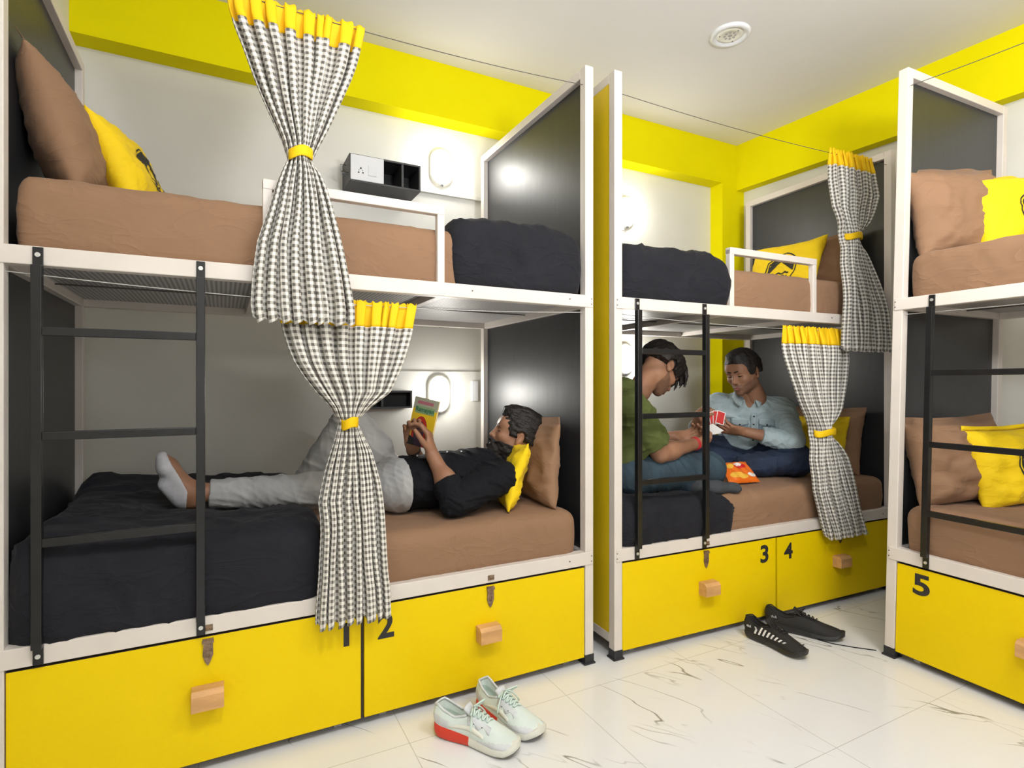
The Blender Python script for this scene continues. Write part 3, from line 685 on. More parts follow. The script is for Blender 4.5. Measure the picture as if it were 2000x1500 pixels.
# ------------------------------------------------------------------ signed-distance modelling for organic shapes
def smin(a, b, k):
    if k <= 0: return np.minimum(a, b)
    h = np.maximum(k-np.abs(a-b), 0)/k
    return np.minimum(a, b)-h*h*k*.25
class Field:
    def __init__(s, lo, hi, h):
        s.lo = np.array(lo, float); s.h = h; n = np.ceil((np.array(hi)-s.lo)/h).astype(int)+1
        s.n = n; s.D = np.full(n, .5, np.float32)
        s.ax = [(s.lo[i]+np.arange(n[i])*h).astype(np.float32) for i in range(3)]
    def _sl(s, lo, hi):
        out = []
        for i in range(3):
            a = max(0, int((lo[i]-s.lo[i])/s.h)-1); b = min(s.n[i], int((hi[i]-s.lo[i])/s.h)+2)
            if b <= a: return None
            out.append(slice(a, b))
        return tuple(out)
    def grid(s, sl):
        return np.meshgrid(s.ax[0][sl[0]], s.ax[1][sl[1]], s.ax[2][sl[2]], indexing='ij', sparse=True)
    def prim(s, p, grow=0.0):
        t = p[0]
        if t == 'cap':
            a, b, ra, rb, k = p[1:6]; fl = p[6] if len(p) > 6 else None
            a = np.array(a, float); b = np.array(b, float); R = max(ra, rb)+grow
            lo, hi = np.minimum(a, b)-R-k-.01, np.maximum(a, b)+R+k+.01
            sl = s._sl(lo, hi)
            if sl is None: return
            X, Y, Z = s.grid(sl); d = b-a; L2 = float(d@d)+1e-12
            px, py, pz = X-a[0], Y-a[1], Z-a[2]
            tt = np.clip((px*d[0]+py*d[1]+pz*d[2])/L2, 0, 1)
            qx, qy, qz = px-d[0]*tt, py-d[1]*tt, pz-d[2]*tt
            if fl:
                nn = Vector(fl[0]).normalized(); f = 1/fl[1]-1; dt = (qx*nn[0]+qy*nn[1]+qz*nn[2])*f
                qx, qy, qz = qx+dt*nn[0], qy+dt*nn[1], qz+dt*nn[2]
            v = np.sqrt(qx*qx+qy*qy+qz*qz)-(ra+(rb-ra)*tt)-grow
            op = 'u'
        elif t in ('ell', 'sub'):
            c, Rm, r, k = p[1:5]; c = np.array(c, float); r = np.array(r, float)+(grow if t == 'ell' else 0)
            R = r.max(); sl = s._sl(c-R-k-.01, c+R+k+.01)
            if sl is None: return
            X, Y, Z = s.grid(sl); X, Y, Z = X-c[0], Y-c[1], Z-c[2]
            if Rm is not None:
                Rm = np.array(Rm); X, Y, Z = [Rm[0, i]*X+Rm[1, i]*Y+Rm[2, i]*Z for i in range(3)]
            k0 = np.sqrt((X/r[0])**2+(Y/r[1])**2+(Z/r[2])**2); k1 = np.sqrt((X/r[0]**2)**2+(Y/r[1]**2)**2+(Z/r[2]**2)**2)+1e-9
            v = k0*(k0-1)/k1; op = 'u' if t == 'ell' else 's'
        D = s.D[sl]
        if op == 'u': s.D[sl] = smin(D, v.astype(np.float32), k)
        else: s.D[sl] = -smin(-D, v.astype(np.float32), k)
    def prims(s, L, grow=0.0):
        for p in L: s.prim(p, grow)
        return s
    def cut(s, n, pt, k=0.0):
        """remove the side of the plane the normal points to"""
        n = Vector(n).normalized(); X, Y, Z = s.grid((slice(None),)*3)
        v = (X-pt[0])*n[0]+(Y-pt[1])*n[1]+(Z-pt[2])*n[2]
        s.D = -smin(-s.D, -v.astype(np.float32), k); return s
    def wrinkle(s, amp, sc=1.0, seed=0, dirs=None):
        rs = np.random.RandomState(seed); X, Y, Z = s.grid((slice(None),)*3); acc = 0
        w = .02*np.sin(X*17+Y*11+seed)+.02*np.sin(Z*19-Y*13+seed*2)
        for i in range(7):
            d = rs.normal(size=3) if dirs is None else np.array(dirs[i % len(dirs)])+rs.normal(size=3)*.35
            d /= np.linalg.norm(d); f = 2*np.pi*sc*rs.uniform(9, 26)
            a = np.sin((X*d[0]+Y*d[1]+Z*d[2]+w)*f+rs.uniform(0, 6.28))
            acc = acc+(1-np.abs(a))**2*rs.uniform(.5, 1)*12/f*sc*7
        s.D = (s.D-(acc-1.0).astype(np.float32)*amp); return s
    def mesh(s):
        D = s.D; S = D < 0; n = s.n
        c = [S[i:n[0]-1+i, j:n[1]-1+j, k:n[2]-1+k] for i in (0, 1) for j in (0, 1) for k in (0, 1)]
        anyc = np.logical_or.reduce(c); allc = np.logical_and.reduce(c); act = anyc & ~allc
        I = np.argwhere(act); idx = np.full(act.shape, -1, np.int64); idx[act] = np.arange(len(I))
        acc = np.zeros((len(I), 3)); cnt = np.zeros(len(I))
        corners = [(i, j, k) for i in (0, 1) for j in (0, 1) for k in (0, 1)]
        val = {q: D[I[:, 0]+q[0], I[:, 1]+q[1], I[:, 2]+q[2]].astype(float) for q in corners}
        for q in corners:
            for ax in range(3):
                if q[ax] == 0:
                    r = list(q); r[ax] = 1; r = tuple(r); a, b = val[q], val[r]; m = (a < 0) != (b < 0)
                    t = np.where(m, a/(a-b+1e-20), 0); P = np.zeros((len(I), 3)); P += q; P[:, ax] += t
                    acc[m] += P[m]; cnt[m] += 1
        V = s.lo+(I+acc/cnt[:, None])*s.h
        F = []
        for ax in range(3):
            u, v = [(1, 2), (2, 0), (0, 1)][ax]
            sh = [slice(0, n[0]), slice(0, n[1]), slice(0, n[2])]
            A = [slice(1, n[i]-1) for i in range(3)]; A[ax] = slice(0, n[ax]-1); B = list(A); B[ax] = slice(1, n[ax])
            s0, s1 = S[tuple(A)], S[tuple(B)]
            for sgn in (0, 1):
                m = (s0 & ~s1) if sgn == 0 else (~s0 & s1)
                E = np.argwhere(m); off = np.ones(3, int); off[ax] = 0; E = E+off
                def cell(du, dv):
                    q = E.copy(); q[:, u] += du; q[:, v] += dv; return idx[q[:, 0], q[:, 1], q[:, 2]]
                quad = np.stack([cell(-1, -1), cell(0, -1), cell(0, 0), cell(-1, 0)], 1)
                if sgn: quad = quad[:, ::-1]
                quad = quad[(quad >= 0).all(1)]; F.append(quad)
        return V, np.concatenate(F)
def mesh_obj(name, parts, mats, parent=None, matfn=None, loc=None, rot=None):
    """parts: list of (V, F); one mesh"""
    vs = []; fs = []; b = 0
    for V, F in parts: vs.append(V); fs.append(F+b); b += len(V)
    V = np.concatenate(vs); F = np.concatenate(fs)
    me = bpy.data.meshes.new(name); me.vertices.add(len(V)); me.vertices.foreach_set('co', V.astype(np.float32).ravel())
    me.loops.add(F.size); me.loops.foreach_set('vertex_index', F.ravel().astype(np.int32))
    me.polygons.add(len(F)); me.polygons.foreach_set('loop_start', np.arange(0, F.size, 4, dtype=np.int32))
    if not isinstance(mats, (list, tuple)): mats = [mats]
    for m in mats: me.materials.append(m)
    if matfn is not None:
        C = V[F].mean(1); me.polygons.foreach_set('material_index', matfn(C).astype(np.int32))
    me.polygons.foreach_set('use_smooth', [True]*len(F)); me.update(calc_edges=True); me.validate()
    o = bpy.data.objects.new(name, me); COL.objects.link(o)
    if parent: o.parent = parent
    return o
def bounds(L, m=.03):
    lo = np.array([9e9]*3); hi = -lo
    for p in L:
        if p[0] == 'cap':
            R = max(p[3], p[4])
            for q in (p[1], p[2]): lo = np.minimum(lo, np.array(q)-R); hi = np.maximum(hi, np.array(q)+R)
        elif p[0] == 'ell':
            R = max(p[3]); lo = np.minimum(lo, np.array(p[1])-R); hi = np.maximum(hi, np.array(p[1])+R)
    return lo-m, hi+m

M['skin'] = mat('skin_brown', (.31, .155, .090), .5, spec=.35, sss=.12, var=(30, .06), bump=(500, .1, .0006))
M['skin_stubble'] = mat('stubbled_skin', (.185, .095, .058), .6, spec=.3, var=(120, .2))
M['lips'] = mat('lip_skin', (.20, .075, .055), .45)
M['hair'] = mat('dark_hair', (.012, .009, .008), .5, spec=.4, bump=(170, .9, .004), var=(60, .4))
M['beard'] = mat('dark_beard', (.013, .010, .009), .65, bump=(260, 1, .003), var=(90, .4))
M['eye_white'] = mat('eye_white', (.65, .6, .55), .25)
M['iris'] = mat('dark_iris', (.015, .008, .005), .15)
M['black_shirt'] = mat('black_shirt_cotton', (.0065, .0070, .010), .85, spec=.2, bump=(300, .2, .001))
M['grey_jeans'] = mat('pale_grey_denim', (.40, .40, .40), .85, bump=(420, .4, .0012), var=(7, .22))
M['blue_jeans'] = mat('dark_blue_denim', (.012, .024, .058), .8, bump=(420, .4, .0012), var=(9, .45))
M['teal_jeans'] = mat('faded_blue_denim', (.028, .055, .078), .8, bump=(420, .4, .0012), var=(8, .35))
M['green_shirt'] = mat('olive_green_cotton', (.075, .095, .018), .85, bump=(300, .2, .001), var=(5, .15))
M['denim_shirt'] = mat('light_denim_cotton', (.42, .52, .55), .8, bump=(300, .3, .001), var=(12, .2))
M['sock_grey'] = mat('pale_grey_sock', (.50, .50, .53), .9, bump=(420, .6, .001))
M['sock_dark'] = mat('dark_grey_sock', (.045, .05, .058), .9, bump=(420, .6, .001))
M['red'] = mat('red_thread', (.55, .02, .03), .6)

def head_prims(neck=((-.030, 0, -.07), (-.050, 0, -.20)), nr=.052, ears=(1, -1)):
    P = [('ell', (-.014, 0, .034), None, (.100, .078, .088), .0), ('ell', (.020, 0, -.026), None, (.070, .062, .082), .03),
         ('ell', (.038, 0, -.080), None, (.044, .041, .034), .025), ('ell', (.068, 0, -.102), None, (.018, .020, .016), .022)]
    for s in (1, -1):
        P += [('ell', (.002, s*.050, -.062), None, (.026, .014, .024), .03), ('ell', (.056, s*.042, -.026), None, (.022, .018, .016), .025),
              ('ell', (.055, s*.030, .036), None, (.032, .028, .030), .03)]
    P += [('cap', (.076, -.026, .020), (.076, .026, .020), .010, .010, .014), ('cap', (.084, 0, .014), (.103, 0, -.034), .0065, .0105, .012),
          ('ell', (.093, .011, -.038), None, (.010, .0075, .008), .006), ('ell', (.093, -.011, -.038), None, (.010, .0075, .008), .006),
          ('ell', (.080, 0, -.066), None, (.014, .024, .018), .014)]
    for s in (1, -1): P += [('sub', (.094, s*.032, -.002), None, (.014, .017, .0105), .012)]
    for s in (1, -1): P += [('ell', (.0715, s*.031, -.002), None, (.0125, .0145, .0115), .003)]
    P += [('cap', (.090, -.017, -.0665), (.095, 0, -.0645), .0030, .0048, .004), ('cap', (.090, .017, -.0665), (.095, 0, -.0645), .0030, .0048, .004),
          ('cap', (.088, -.014, -.0745), (.0935, 0, -.0765), .0035, .0060, .004), ('cap', (.088, .014, -.0745), (.0935, 0, -.0765), .0035, .0060, .004),
          ('sub', (.099, 0, -.0705), None, (.006, .020, .0014), .002)]
    a = math.radians(25)
    for s in ears:
        R = np.array(Matrix.Rotation(s*a, 3, 'Z')@Matrix.Rotation(math.radians(-12), 3, 'Y'))
        P += [('ell', (-.014, s*.079, -.010), R, (.019, .0065, .031), .006), ('sub', (-.009, s*.087, -.006), R, (.010, .006, .017), .004),
              ('ell', (-.007, s*.077, -.034), R, (.010, .006, .010), .006)]
    P += [('cap', neck[0], neck[1], nr, nr+.004, .03)]
    return P
HEAD_LO, HEAD_HI = (-.16, -.13, -.24), (.16, .13, .17)
def head_meshes(hair='short', beard=False, neck=None, h=.0028, seed=0):
    out = {}
    P = head_prims(*( [neck] if neck else []))
    F = Field(HEAD_LO, HEAD_HI, h).prims(P); base = F.D.copy(); out['head'] = F.mesh()
    # hair: skull grown outwards, trimmed by the face and the nape
    G = Field(HEAD_LO, HEAD_HI, h)
    th = {'short': .010, 'curly': .009, 'long': .018}[hair]
    G.prims([('ell', (-.014, 0, .034), None, (.100, .078, .088), 0), ('ell', (-.03, 0, .0), None, (.082, .074, .082), .03)], grow=th)
    if hair == 'curly': G.prims([('ell', (.045, 0, .098), None, (.045, .055, .026), .03), ('ell', (-.03, 0, .10), None, (.07, .06, .03), .03)])
    if hair == 'short': G.prims([('ell', (.02, 0, .102), None, (.06, .05, .02), .03)])
    if hair == 'long':
        G.prims([('ell', (.04, 0, .09), None, (.06, .066, .036), .03), ('ell', (.074, .0, .062), None, (.026, .064, .030), .02)])
    rs = np.random.RandomState(seed)
    X, Y, Z = G.grid((slice(None),)*3)
    # forehead / face cut
    fc = {'short': (.108, .0, -.028), 'curly': (.103, 0, -.030), 'long': (.130, 0, -.050)}[hair]
    fr = {'short': (.084, .110, .100), 'curly': (.086, .110, .099), 'long': (.080, .105, .098)}[hair]
    k0 = np.sqrt(((X-fc[0])/fr[0])**2+((Y-fc[1])/fr[1])**2+((Z-fc[2])/fr[2])**2); v = (k0-1)*min(fr)
    G.D = -smin(-G.D, v.astype(np.float32), .006)
    # below: a slanted nape line and a sideburn in front of the ear
    low = -(Z+.052+.35*X)*.94; side = -(Z+.012)-np.clip(-(X-.0)*3.0, 0, 1)*.05
    lo_ = np.maximum(low, np.minimum(side, 1)).astype(np.float32)
    G.D = np.maximum(G.D, lo_)
    # clear the ears
    for s in (1, -1):
        ke = np.sqrt(((X+.012)/.024)**2+((Y-s*.09)/.026)**2+((Z+.012)/.036)**2); G.D = -smin(-G.D, ((ke-1)*.024).astype(np.float32), .004)
    f = 0
    for i in range(9):
        d = rs.normal(size=3); d /= np.linalg.norm(d); fq = rs.uniform(130, 300)
        f = f+np.sin((X*d[0]+Y*d[1]+Z*d[2])*fq+rs.uniform(0, 6))*(1/(1+i*.3))
    G.D = G.D+(f*{'short': .0007, 'curly': .0014, 'long': .0013}[hair]).astype(np.float32)
    if hair == 'long':
        Q = []
        for i in range(26):
            y = -.060+.120*i/25+rs.normal()*.004; x0 = .070+rs.uniform(-.01, .01); L = rs.uniform(.03, .075)
            bend = rs.uniform(.0, .03)
            Q += [('cap', (x0, y, .085), (x0+.030, y*1.06, .060), .010, .007, .008), ('cap', (x0+.030, y*1.06, .060), (x0+.040+bend*.4, y*1.12, .060-L*.6), .007, .0045, .006),
                  ('cap', (x0+.040+bend*.4, y*1.12, .060-L*.6), (x0+.030+bend, y*1.15+rs.normal()*.006, .060-L), .0045, .0012, .005)]
        G.prims(Q)
    out['hair'] = G.mesh()
    # eyebrows
    E = Field((.03, -.07, -.01), (.12, .07, .05), .0016)
    for s in (1, -1):
        E.prims([('cap', (.0915, s*.010, .0205), (.0895, s*.028, .0255), .0042, .0046, .003), ('cap', (.0895, s*.028, .0255), (.0800, s*.048, .0200), .0046, .0018, .003)])
    out['brow'] = E.mesh()
    if beard:
        Bf = Field(HEAD_LO, HEAD_HI, h); Bf.D = base-.010
        Bf.prims([('ell', (.062, 0, -.108), None, (.038, .040, .034), .03)])
        X, Y, Z = Bf.grid((slice(None),)*3)
        # upper cheek line from the ear to the mouth corner; nothing behind the ear; stop on the neck
        cheek = (Z+.016+.50*(X-.0))*.90; back = -(X+.004+.0*Z); neckc = -(Z+.150-.25*X)
        km = np.sqrt(((X-.104)/.030)**2+(Y/.019)**2+((Z+.0715)/.0085)**2); mouth = -(km-1)*.0085
        nose = (Z+.050)
        mous = np.maximum(np.maximum(Z+.051, -(Z+.0660)), np.maximum(np.abs(Y)-.027+.0*X, -(X-.06)))
        m = np.maximum(np.minimum(np.maximum(cheek, back), mous), np.maximum(neckc, mouth)).astype(np.float32)
        Bf.D = np.maximum(Bf.D, m); Bf.D = np.maximum(Bf.D, nose.astype(np.float32))
        f = 0
        for i in range(8):
            d = rs.normal(size=3); d /= np.linalg.norm(d); f = f+np.sin((X*d[0]+Y*d[1]+Z*d[2])*rs.uniform(150, 380)+rs.uniform(0, 6))
        Bf.D = Bf.D+(f*.0006).astype(np.float32)
        out['beard'] = Bf.mesh()
    return out
def headmat(fwd, left_hint, scale, c):
    f = Vector(fwd).normalized(); l = Vector(left_hint); l = (l-f*l.dot(f)).normalized(); u = f.cross(l)
    R = np.array(Matrix((f, l, u)).transposed())*scale; c = np.array(c)
    return lambda V: V@R.T+c, R, c
def head_face_mat(stub=False):
    def fn(C):   # C in head coordinates
        x, y, z = C[:, 0], C[:, 1], C[:, 2]; m = np.zeros(len(C), int)
        if stub:
            st = (x > .005) & (z < -.030-.42*x*.9) & (z > -.125) & (x*1.0+z > -.13)
            st |= (x > .06) & (z < -.050) & (np.abs(y) < .030) & (z > -.064)
            m[st] = 2
        lip = (x > .082) & (z > -.0835) & (z < -.0600) & (np.abs(y) < .0185-np.abs(z+.071)*.55); m[lip] = 1
        return m
    return fn
def hand_prims(wrist, d, n, side, curl=(.5, .55, .6, .7), thumb=(.5, .2), sc=1.0, spread=.12):
    """d: towards the fingers; n: out of the palm; side=+1 puts the thumb towards d x n"""
    w = Vector(wrist); d = Vector(d).normalized(); n = Vector(n); n = (n-d*n.dot(d)).normalized(); t = d.cross(n)*side; P = []
    S = lambda v: v*sc
    P.append(('cap', tuple(w-d*.01*sc), tuple(w+d*.03*sc), .024*sc, .028*sc, .015, (n, .72)))
    for o in (-.024, -.008, .008, .024): P.append(('cap', tuple(w+d*.025*sc+t*o*.8*sc), tuple(w+d*.085*sc+t*o*sc), .015*sc, .0125*sc, .012, (n, .85)))
    L = ((.045, .026, .020), (.049, .030, .022), (.045, .028, .021), (.036, .021, .018))
    for i, o in enumerate((.028, .010, -.009, -.027)):
        p = w+d*(.088 if i in (1, 2) else .083)*sc+t*o*sc; a = spread*(1.5-i)*.5; dd = (d+t*a).normalized(); r = .0098-.0007*(i == 3)*1.5; ang = curl[i]*.9
        for j, l in enumerate(L[i]):
            v = dd*math.cos(ang)+n*math.sin(ang); q = p+v*l*sc; P.append(('cap', tuple(p), tuple(q), r*sc, (r-.0008)*sc, .004)); p = q; r -= .0008; ang += curl[i]
    p = w+d*.022*sc+t*.026*sc+n*.006*sc; v = (d*.62+t*.62+n*thumb[0]).normalized()
    q = p+v*.042*sc; P.append(('cap', tuple(p), tuple(q), .0150*sc, .0120*sc, .012))
    v2 = (v+n*thumb[1]+d*.35).normalized(); q2 = q+v2*.032*sc; P.append(('cap', tuple(q), tuple(q2), .0115*sc, .0105*sc, .004)); q3 = q2+(v2+n*thumb[1]*.6+d*.2).normalized()*.025*sc
    P.append(('cap', tuple(q2), tuple(q3), .0105*sc, .0085*sc, .004))
    return P
def mk(P, h, grow=0.0, m=.03):
    lo, hi = bounds(P, m+grow); return Field(lo, hi, h).prims(P, grow)

def face_parts(root, hm, xf, scale, names=('hair', 'eyebrows', 'beard')):
    T = lambda VF: (xf(VF[0]), VF[1])
    mesh_obj('hair', [T(hm['hair'])], M['hair'], root)
    mesh_obj('eyebrows', [T(hm['brow'])], M['hair'], root)
    if 'beard' in hm: mesh_obj('beard', [T(hm['beard'])], M['beard'], root)
    # lash line and the sliver of eye below the lowered lids
    for s in (1, -1):
        E = Field((.06, s*.031-.02, -.02), (.10, s*.031+.02, .014), .0011)
        E.prims([('cap', (.0818, s*.018, -.0055), (.0846, s*.031, -.0066), .0016, .0024, .001), ('cap', (.0846, s*.031, -.0066), (.0790, s*.045, -.0045), .0024, .0014, .001)])
        mesh_obj('eye', [T(E.mesh())], M['iris'], root)

def person(label, fr, head, hm, hmat, body_parts, group=None, stub=False):
    xf = hmat[0]
    V, F = hm['head']; fn = head_face_mat(stub); Cm = fn(V[F].mean(1)); parts = [(xf(V), F)]+body_parts
    tot = sum(len(p[1]) for p in body_parts)
    root = mesh_obj('person', parts, [M['skin'], M['lips'], M['skin_stubble']], None, matfn=lambda C: np.concatenate([Cm, np.zeros(tot, int)]))
    face_parts(root, hm, xf, 1)
    root.location = fr[0]; root.rotation_euler = (0, 0, fr[1])
    tag(root, label, 'person')
    return root

# ================================================================== man lying and reading
def reader():
    hm = head_meshes('curly', beard=True, neck=((-.030, 0, -.06), (-.022, .0, -.19)), seed=4)
    hmat = headmat((-.895, .28, .345), (-.30, -.95, 0), 0.97, (1.708, .30, .936))
    shL, shR = (1.590, .175, .775), (1.590, .565, .775)
    elL, wrL = (1.356, .135, .705), (1.302, .255, .880)
    elR, wrR = (1.400, .600, .720), (1.283, .445, .880)
    torso = [('ell', (1.48, .37, .755), None, (.20, .155, .105), 0), ('ell', (1.56, .37, .765), None, (.09, .185, .090), .05),
             ('ell', (1.32, .37, .750), None, (.16, .145, .098), .06), ('ell', (1.20, .39, .745), None, (.11, .150, .095), .06)]
    armL = [('cap', shL, elL, .052, .046, .04)]; armR = [('cap', shR, elR, .052, .046, .04)]
    fL = [('cap', elL, wrL, .043, .027, .01), ('ell', (1.335, .175, .775), None, (.040, .040, .050), .03)]
    fR = [('cap', elR, wrR, .042, .027, .01)]
    handL = hand_prims(wrL, (-.05, .30, 1.0), (-.75, .50, -.1), 1, curl=(.55, .62, .68, .75), thumb=(.25, .1), sc=.95)
    handR = hand_prims(wrR, (-.12, -.12, 1.0), (-.2, -.9, 0), 1, curl=(.6, .65, .7, .75), thumb=(.3, .2))
    # legs
    hipL, knL, anL = (1.205, .315, .745), (.870, .455, .735), (.500, .462, .752)
    hipR, knR, anR = (1.225, .500, .750), (1.030, .530, 1.005), (.860, .615, .740)
    legs = [('cap', hipL, knL, .092, .066, .05), ('cap', knL, anL, .066, .050, .03), ('cap', hipR, knR, .095, .068, .05), ('cap', knR, anR, .068, .052, .02), ('ell', (1.20, .40, .745), None, (.10, .155, .095), .05)]
    foot = [('cap', (.520, .462, .757), (.440, .460, .765), .034, .038, .02), ('cap', (.440, .460, .748), (.448, .458, .738), .036, .034, .02),
            ('cap', (.432, .460, .775), (.372, .458, .865), .034, .030, .03, ((0, 1, 0), 1.15)), ('cap', (.372, .458, .865), (.358, .458, .895), .029, .018, .02, ((0, 1, 0), 1.3)),
            ('cap', (.415, .460, .745), (.372, .460, .800), .028, .026, .02)]
    footR = [('cap', anR, (.80, .62, .712), .040, .034, .02), ('cap', (.84, .62, .715), (.68, .60, .712), .034, .024, .02)]
    body = [mk(torso+legs, .012, -.024).mesh(), mk(armL+fL+handL, .0034).mesh(), mk(armR+fR+handR, .0034).mesh(), mk(foot, .004).mesh(), mk(footR, .006).mesh()]
    root = person('person lying on a bed in black shirt and pale grey jeans, holding up a book', rA, None, hm, hmat, body)
    # shirt
    S = mk(torso+[('cap', shL, elL, .058, .054, .05), ('cap', shR, elR, .058, .054, .05), ('cap', (1.56, .34, .760), (1.615, .325, .795), .085, .056, .05)], .0048, .010, .05)
    S.wrinkle(.0042, .62, 3, dirs=[(1, .2, .3), (.8, 0, .6), (.4, .3, 1)])
    S.cut((-1, -.08, .0), (1.150, .37, .75), .004)
    def sleeve(el, wr, f, r0, r1, seed):
        q = tuple(Vector(el).lerp(Vector(wr), f+.15)); d = Vector(wr)-Vector(el)
        A_ = mk([('cap', el, q, r0, r1, .0)], .0044, .006, .03); A_.wrinkle(.0036, .8, seed); A_.cut(tuple(d), tuple(Vector(el).lerp(Vector(wr), f)), .004)
        return A_.mesh()
    slv = [sleeve(elL, wrL, .40, .055, .052, 31), sleeve(elR, wrR, .5, .055, .048, 32)]
    # cut both cuffs only around the forearms
    def cuff(F, el, wr, f, rad=.10):
        d = (Vector(wr)-Vector(el)).normalized(); p = Vector(el)+(Vector(wr)-Vector(el))*f
        X, Y, Z = F.grid((slice(None),)*3); v = (X-p[0])*d[0]+(Y-p[1])*d[1]+(Z-p[2])*d[2]
        rr = np.sqrt((X-p[0]-d[0]*v)**2+(Y-p[1]-d[1]*v)**2+(Z-p[2]-d[2]*v)**2)
        F.D = np.where((rr < rad) & (v > 0) & (v < .3), np.maximum(F.D, v.astype(np.float32)), F.D)
    # open neckline
    nd = Vector((.72, 0, .69)); S.cut(tuple(nd), (1.640, .32, .812), .004)
    mesh_obj('shirt', [S.mesh()]+slv, M['black_shirt'], root)
    # turned-up cuff on the near sleeve and the standing collar
    p = Vector(elL).lerp(Vector(wrL), .30); dq = (Vector(wrL)-Vector(elL)).normalized()
    C = mk([('cap', tuple(p-dq*.018), tuple(p+dq*.018), .060, .058, 0)], .004, 0, .03); C.cut(tuple(dq), tuple(p+dq*.020), .004); C.cut(tuple(-dq), tuple(p-dq*.026), .004); C.wrinkle(.0014, 1.2, 8)
    mesh_obj('cuff', [C.mesh()], M['black_shirt'], root)
    ax = Vector((.72, .0, .69)).normalized(); o1 = ax.orthogonal().normalized(); o2 = ax.cross(o1); cc = Vector((1.628, .32, .804))
    def loop(r, h, k=1.0): return [tuple(cc+ax*h+(o1*math.cos(a)+o2*math.sin(a))*(r*(1+.06*math.sin(2*a+k)))) for a in [2*math.pi*i/40 for i in range(40)]]
    c = MB().sheet([loop(.066, -.020), loop(.061, .006), loop(.063, .016), loop(.067, .002)], closeu=True).build('collar', M['black_shirt'], root, smooth=True)
    md = c.modifiers.new('t', 'SOLIDIFY'); md.thickness = .002
    mb = MB()
    for i in range(6):
        x = 1.60-.066*i; mb.cyl((x, .345, .868-.010*abs(i-2.5)*.3), (0, -.2, 1), .0038, .006, 10)
    mb.build('buttons', M['white_plastic'], root)
    # jeans
    J = mk(legs+[('ell', (1.21, .39, .748), None, (.08, .150, .094), .05)], .0048, .004, .05); J.wrinkle(.0040, .6, 9, dirs=[(1, .1, .2), (.6, .2, 1), (.3, .2, 1)])
    J.cut((1, .05, 0), (1.205, .39, .75), .004)
    d = (Vector(anL)-Vector(knL)).normalized(); 
    cuff(J, knL, anL, .985, .10); cuff(J, knR, anR, .97, .10)
    mesh_obj('jeans', [J.mesh()], M['grey_jeans'], root)
    # ankle sock on the raised foot
    K = mk(foot[1:]+[], .0036, .0055, .02); K.cut((.80, 0, -.10), (.4405, .46, .80), .003); K.cut((.9, 0, .44), (.428, .46, .79), .003)
    K.wrinkle(.0005, 1.6, 5); mesh_obj('sock', [K.mesh()], M['sock_grey'], root)
    K = mk(footR, .006, .004, .02); mesh_obj('sock', [K.mesh()], M['sock_grey'], root)
    # thread bracelet on the far wrist
    ax = (Vector(wrR)-Vector(elR)).normalized(); o1 = ax.orthogonal().normalized(); o2 = ax.cross(o1)
    for h in (-.012, -.004):
        MB().tube([tuple(Vector(wrR)+ax*h+(o1*math.cos(a)+o2*math.sin(a))*.0295) for a in [2*math.pi*i/24 for i in range(24)]], .0026, 6, closed=True).build('bracelet', M['logo'], root, smooth=True)
    # the book
    TL, TR, BL_, BR = Vector((1.287, .42, 1.108)), Vector((1.364, .32, 1.093)), Vector((1.258, .44, .905)), Vector((1.312, .33, .888))
    c = (TL+TR+BL_+BR)/4; u = ((TL+TR)-(BL_+BR)).normalized(); w = (TR-TL+BR-BL_); w = (w-u*w.dot(u)).normalized(); n = w.cross(u)
    bk = empty('book', label='thin yellow paperback with a green title held up by the reading man', cat='book')
    Rm = Matrix((w, -n, u)).transposed(); bk.location = c; bk.rotation_euler = Rm.to_euler()
    W2, H2 = .066, .103
    MB().box((-W2, -.0030, -H2), (W2, -.0022, H2)).build('front_cover', M['bk_yellow'], bk)
    MB().box((-W2, .0042, -H2), (W2, .005, H2)).build('back_cover', M['bk_yellow'], bk)
    MB().box((-W2+.001, -.0022, -H2+.002), (W2-.002, .0042, H2-.002)).build('pages', M['paper'], bk)
    cov = MB().box((-W2, -.0034, .055), (W2, -.0030, H2)); cov.build('title_panel', M['bk_grey'], bk)
    MB().box((-.046, -.0039, .076), (.040, -.0034, .089)).build('top_line', M['bk_pink'], bk)
    vs, fs, tw = text_mesh('Ramayan', .028)
    MB().box((-.052, -.0036, .036), (.052, -.0030, .066)).build('title_band', M['bk_green2'], bk)
    MB().add([(-.050+v[0]*.100/tw, -.0040, .038+v[1]*.9) for v in vs], fs).build('title', M['bk_green'], bk)
    MB().prism([(-.008+math.cos(a)*.040, -.045+math.sin(a)*.070) for a in [math.pi*i/20 for i in range(21)]]+[(-.048, -.103), (.032, -.103)], -.0034, -.0030, 'y').build('picture', M['bk_red'], bk)
    MB().prism([(-.008+math.cos(a)*.026, -.045+math.sin(a)*.050) for a in [math.pi*i/20 for i in range(21)]]+[(-.034, -.103), (.018, -.103)], -.0038, -.0033, 'y').build('picture_inner', M['bk_dark'], bk)
    MB().prism([(-W2, -.103), (-.02, -.103), (-.03, -.072), (-W2, -.062)], -.0041, -.0030, 'y').build('corner_patch', M['logo'], bk)
M['bk_yellow'] = mat('yellow_card', (.75, .50, .02), .4); M['paper'] = mat('paper', (.75, .73, .66), .8)
M['bk_grey'] = mat('grey_green_card', (.36, .36, .26), .4); M['bk_pink'] = mat('pink_print', (.42, .14, .17), .5)
M['bk_green'] = mat('dark_green_print', (.02, .13, .07), .5); M['bk_green2'] = mat('green_print', (.22, .33, .16), .5)
M['bk_red'] = mat('red_print', (.42, .03, .02), .5); M['bk_dark'] = mat('dark_violet_print', (.05, .025, .05), .5)
reader()

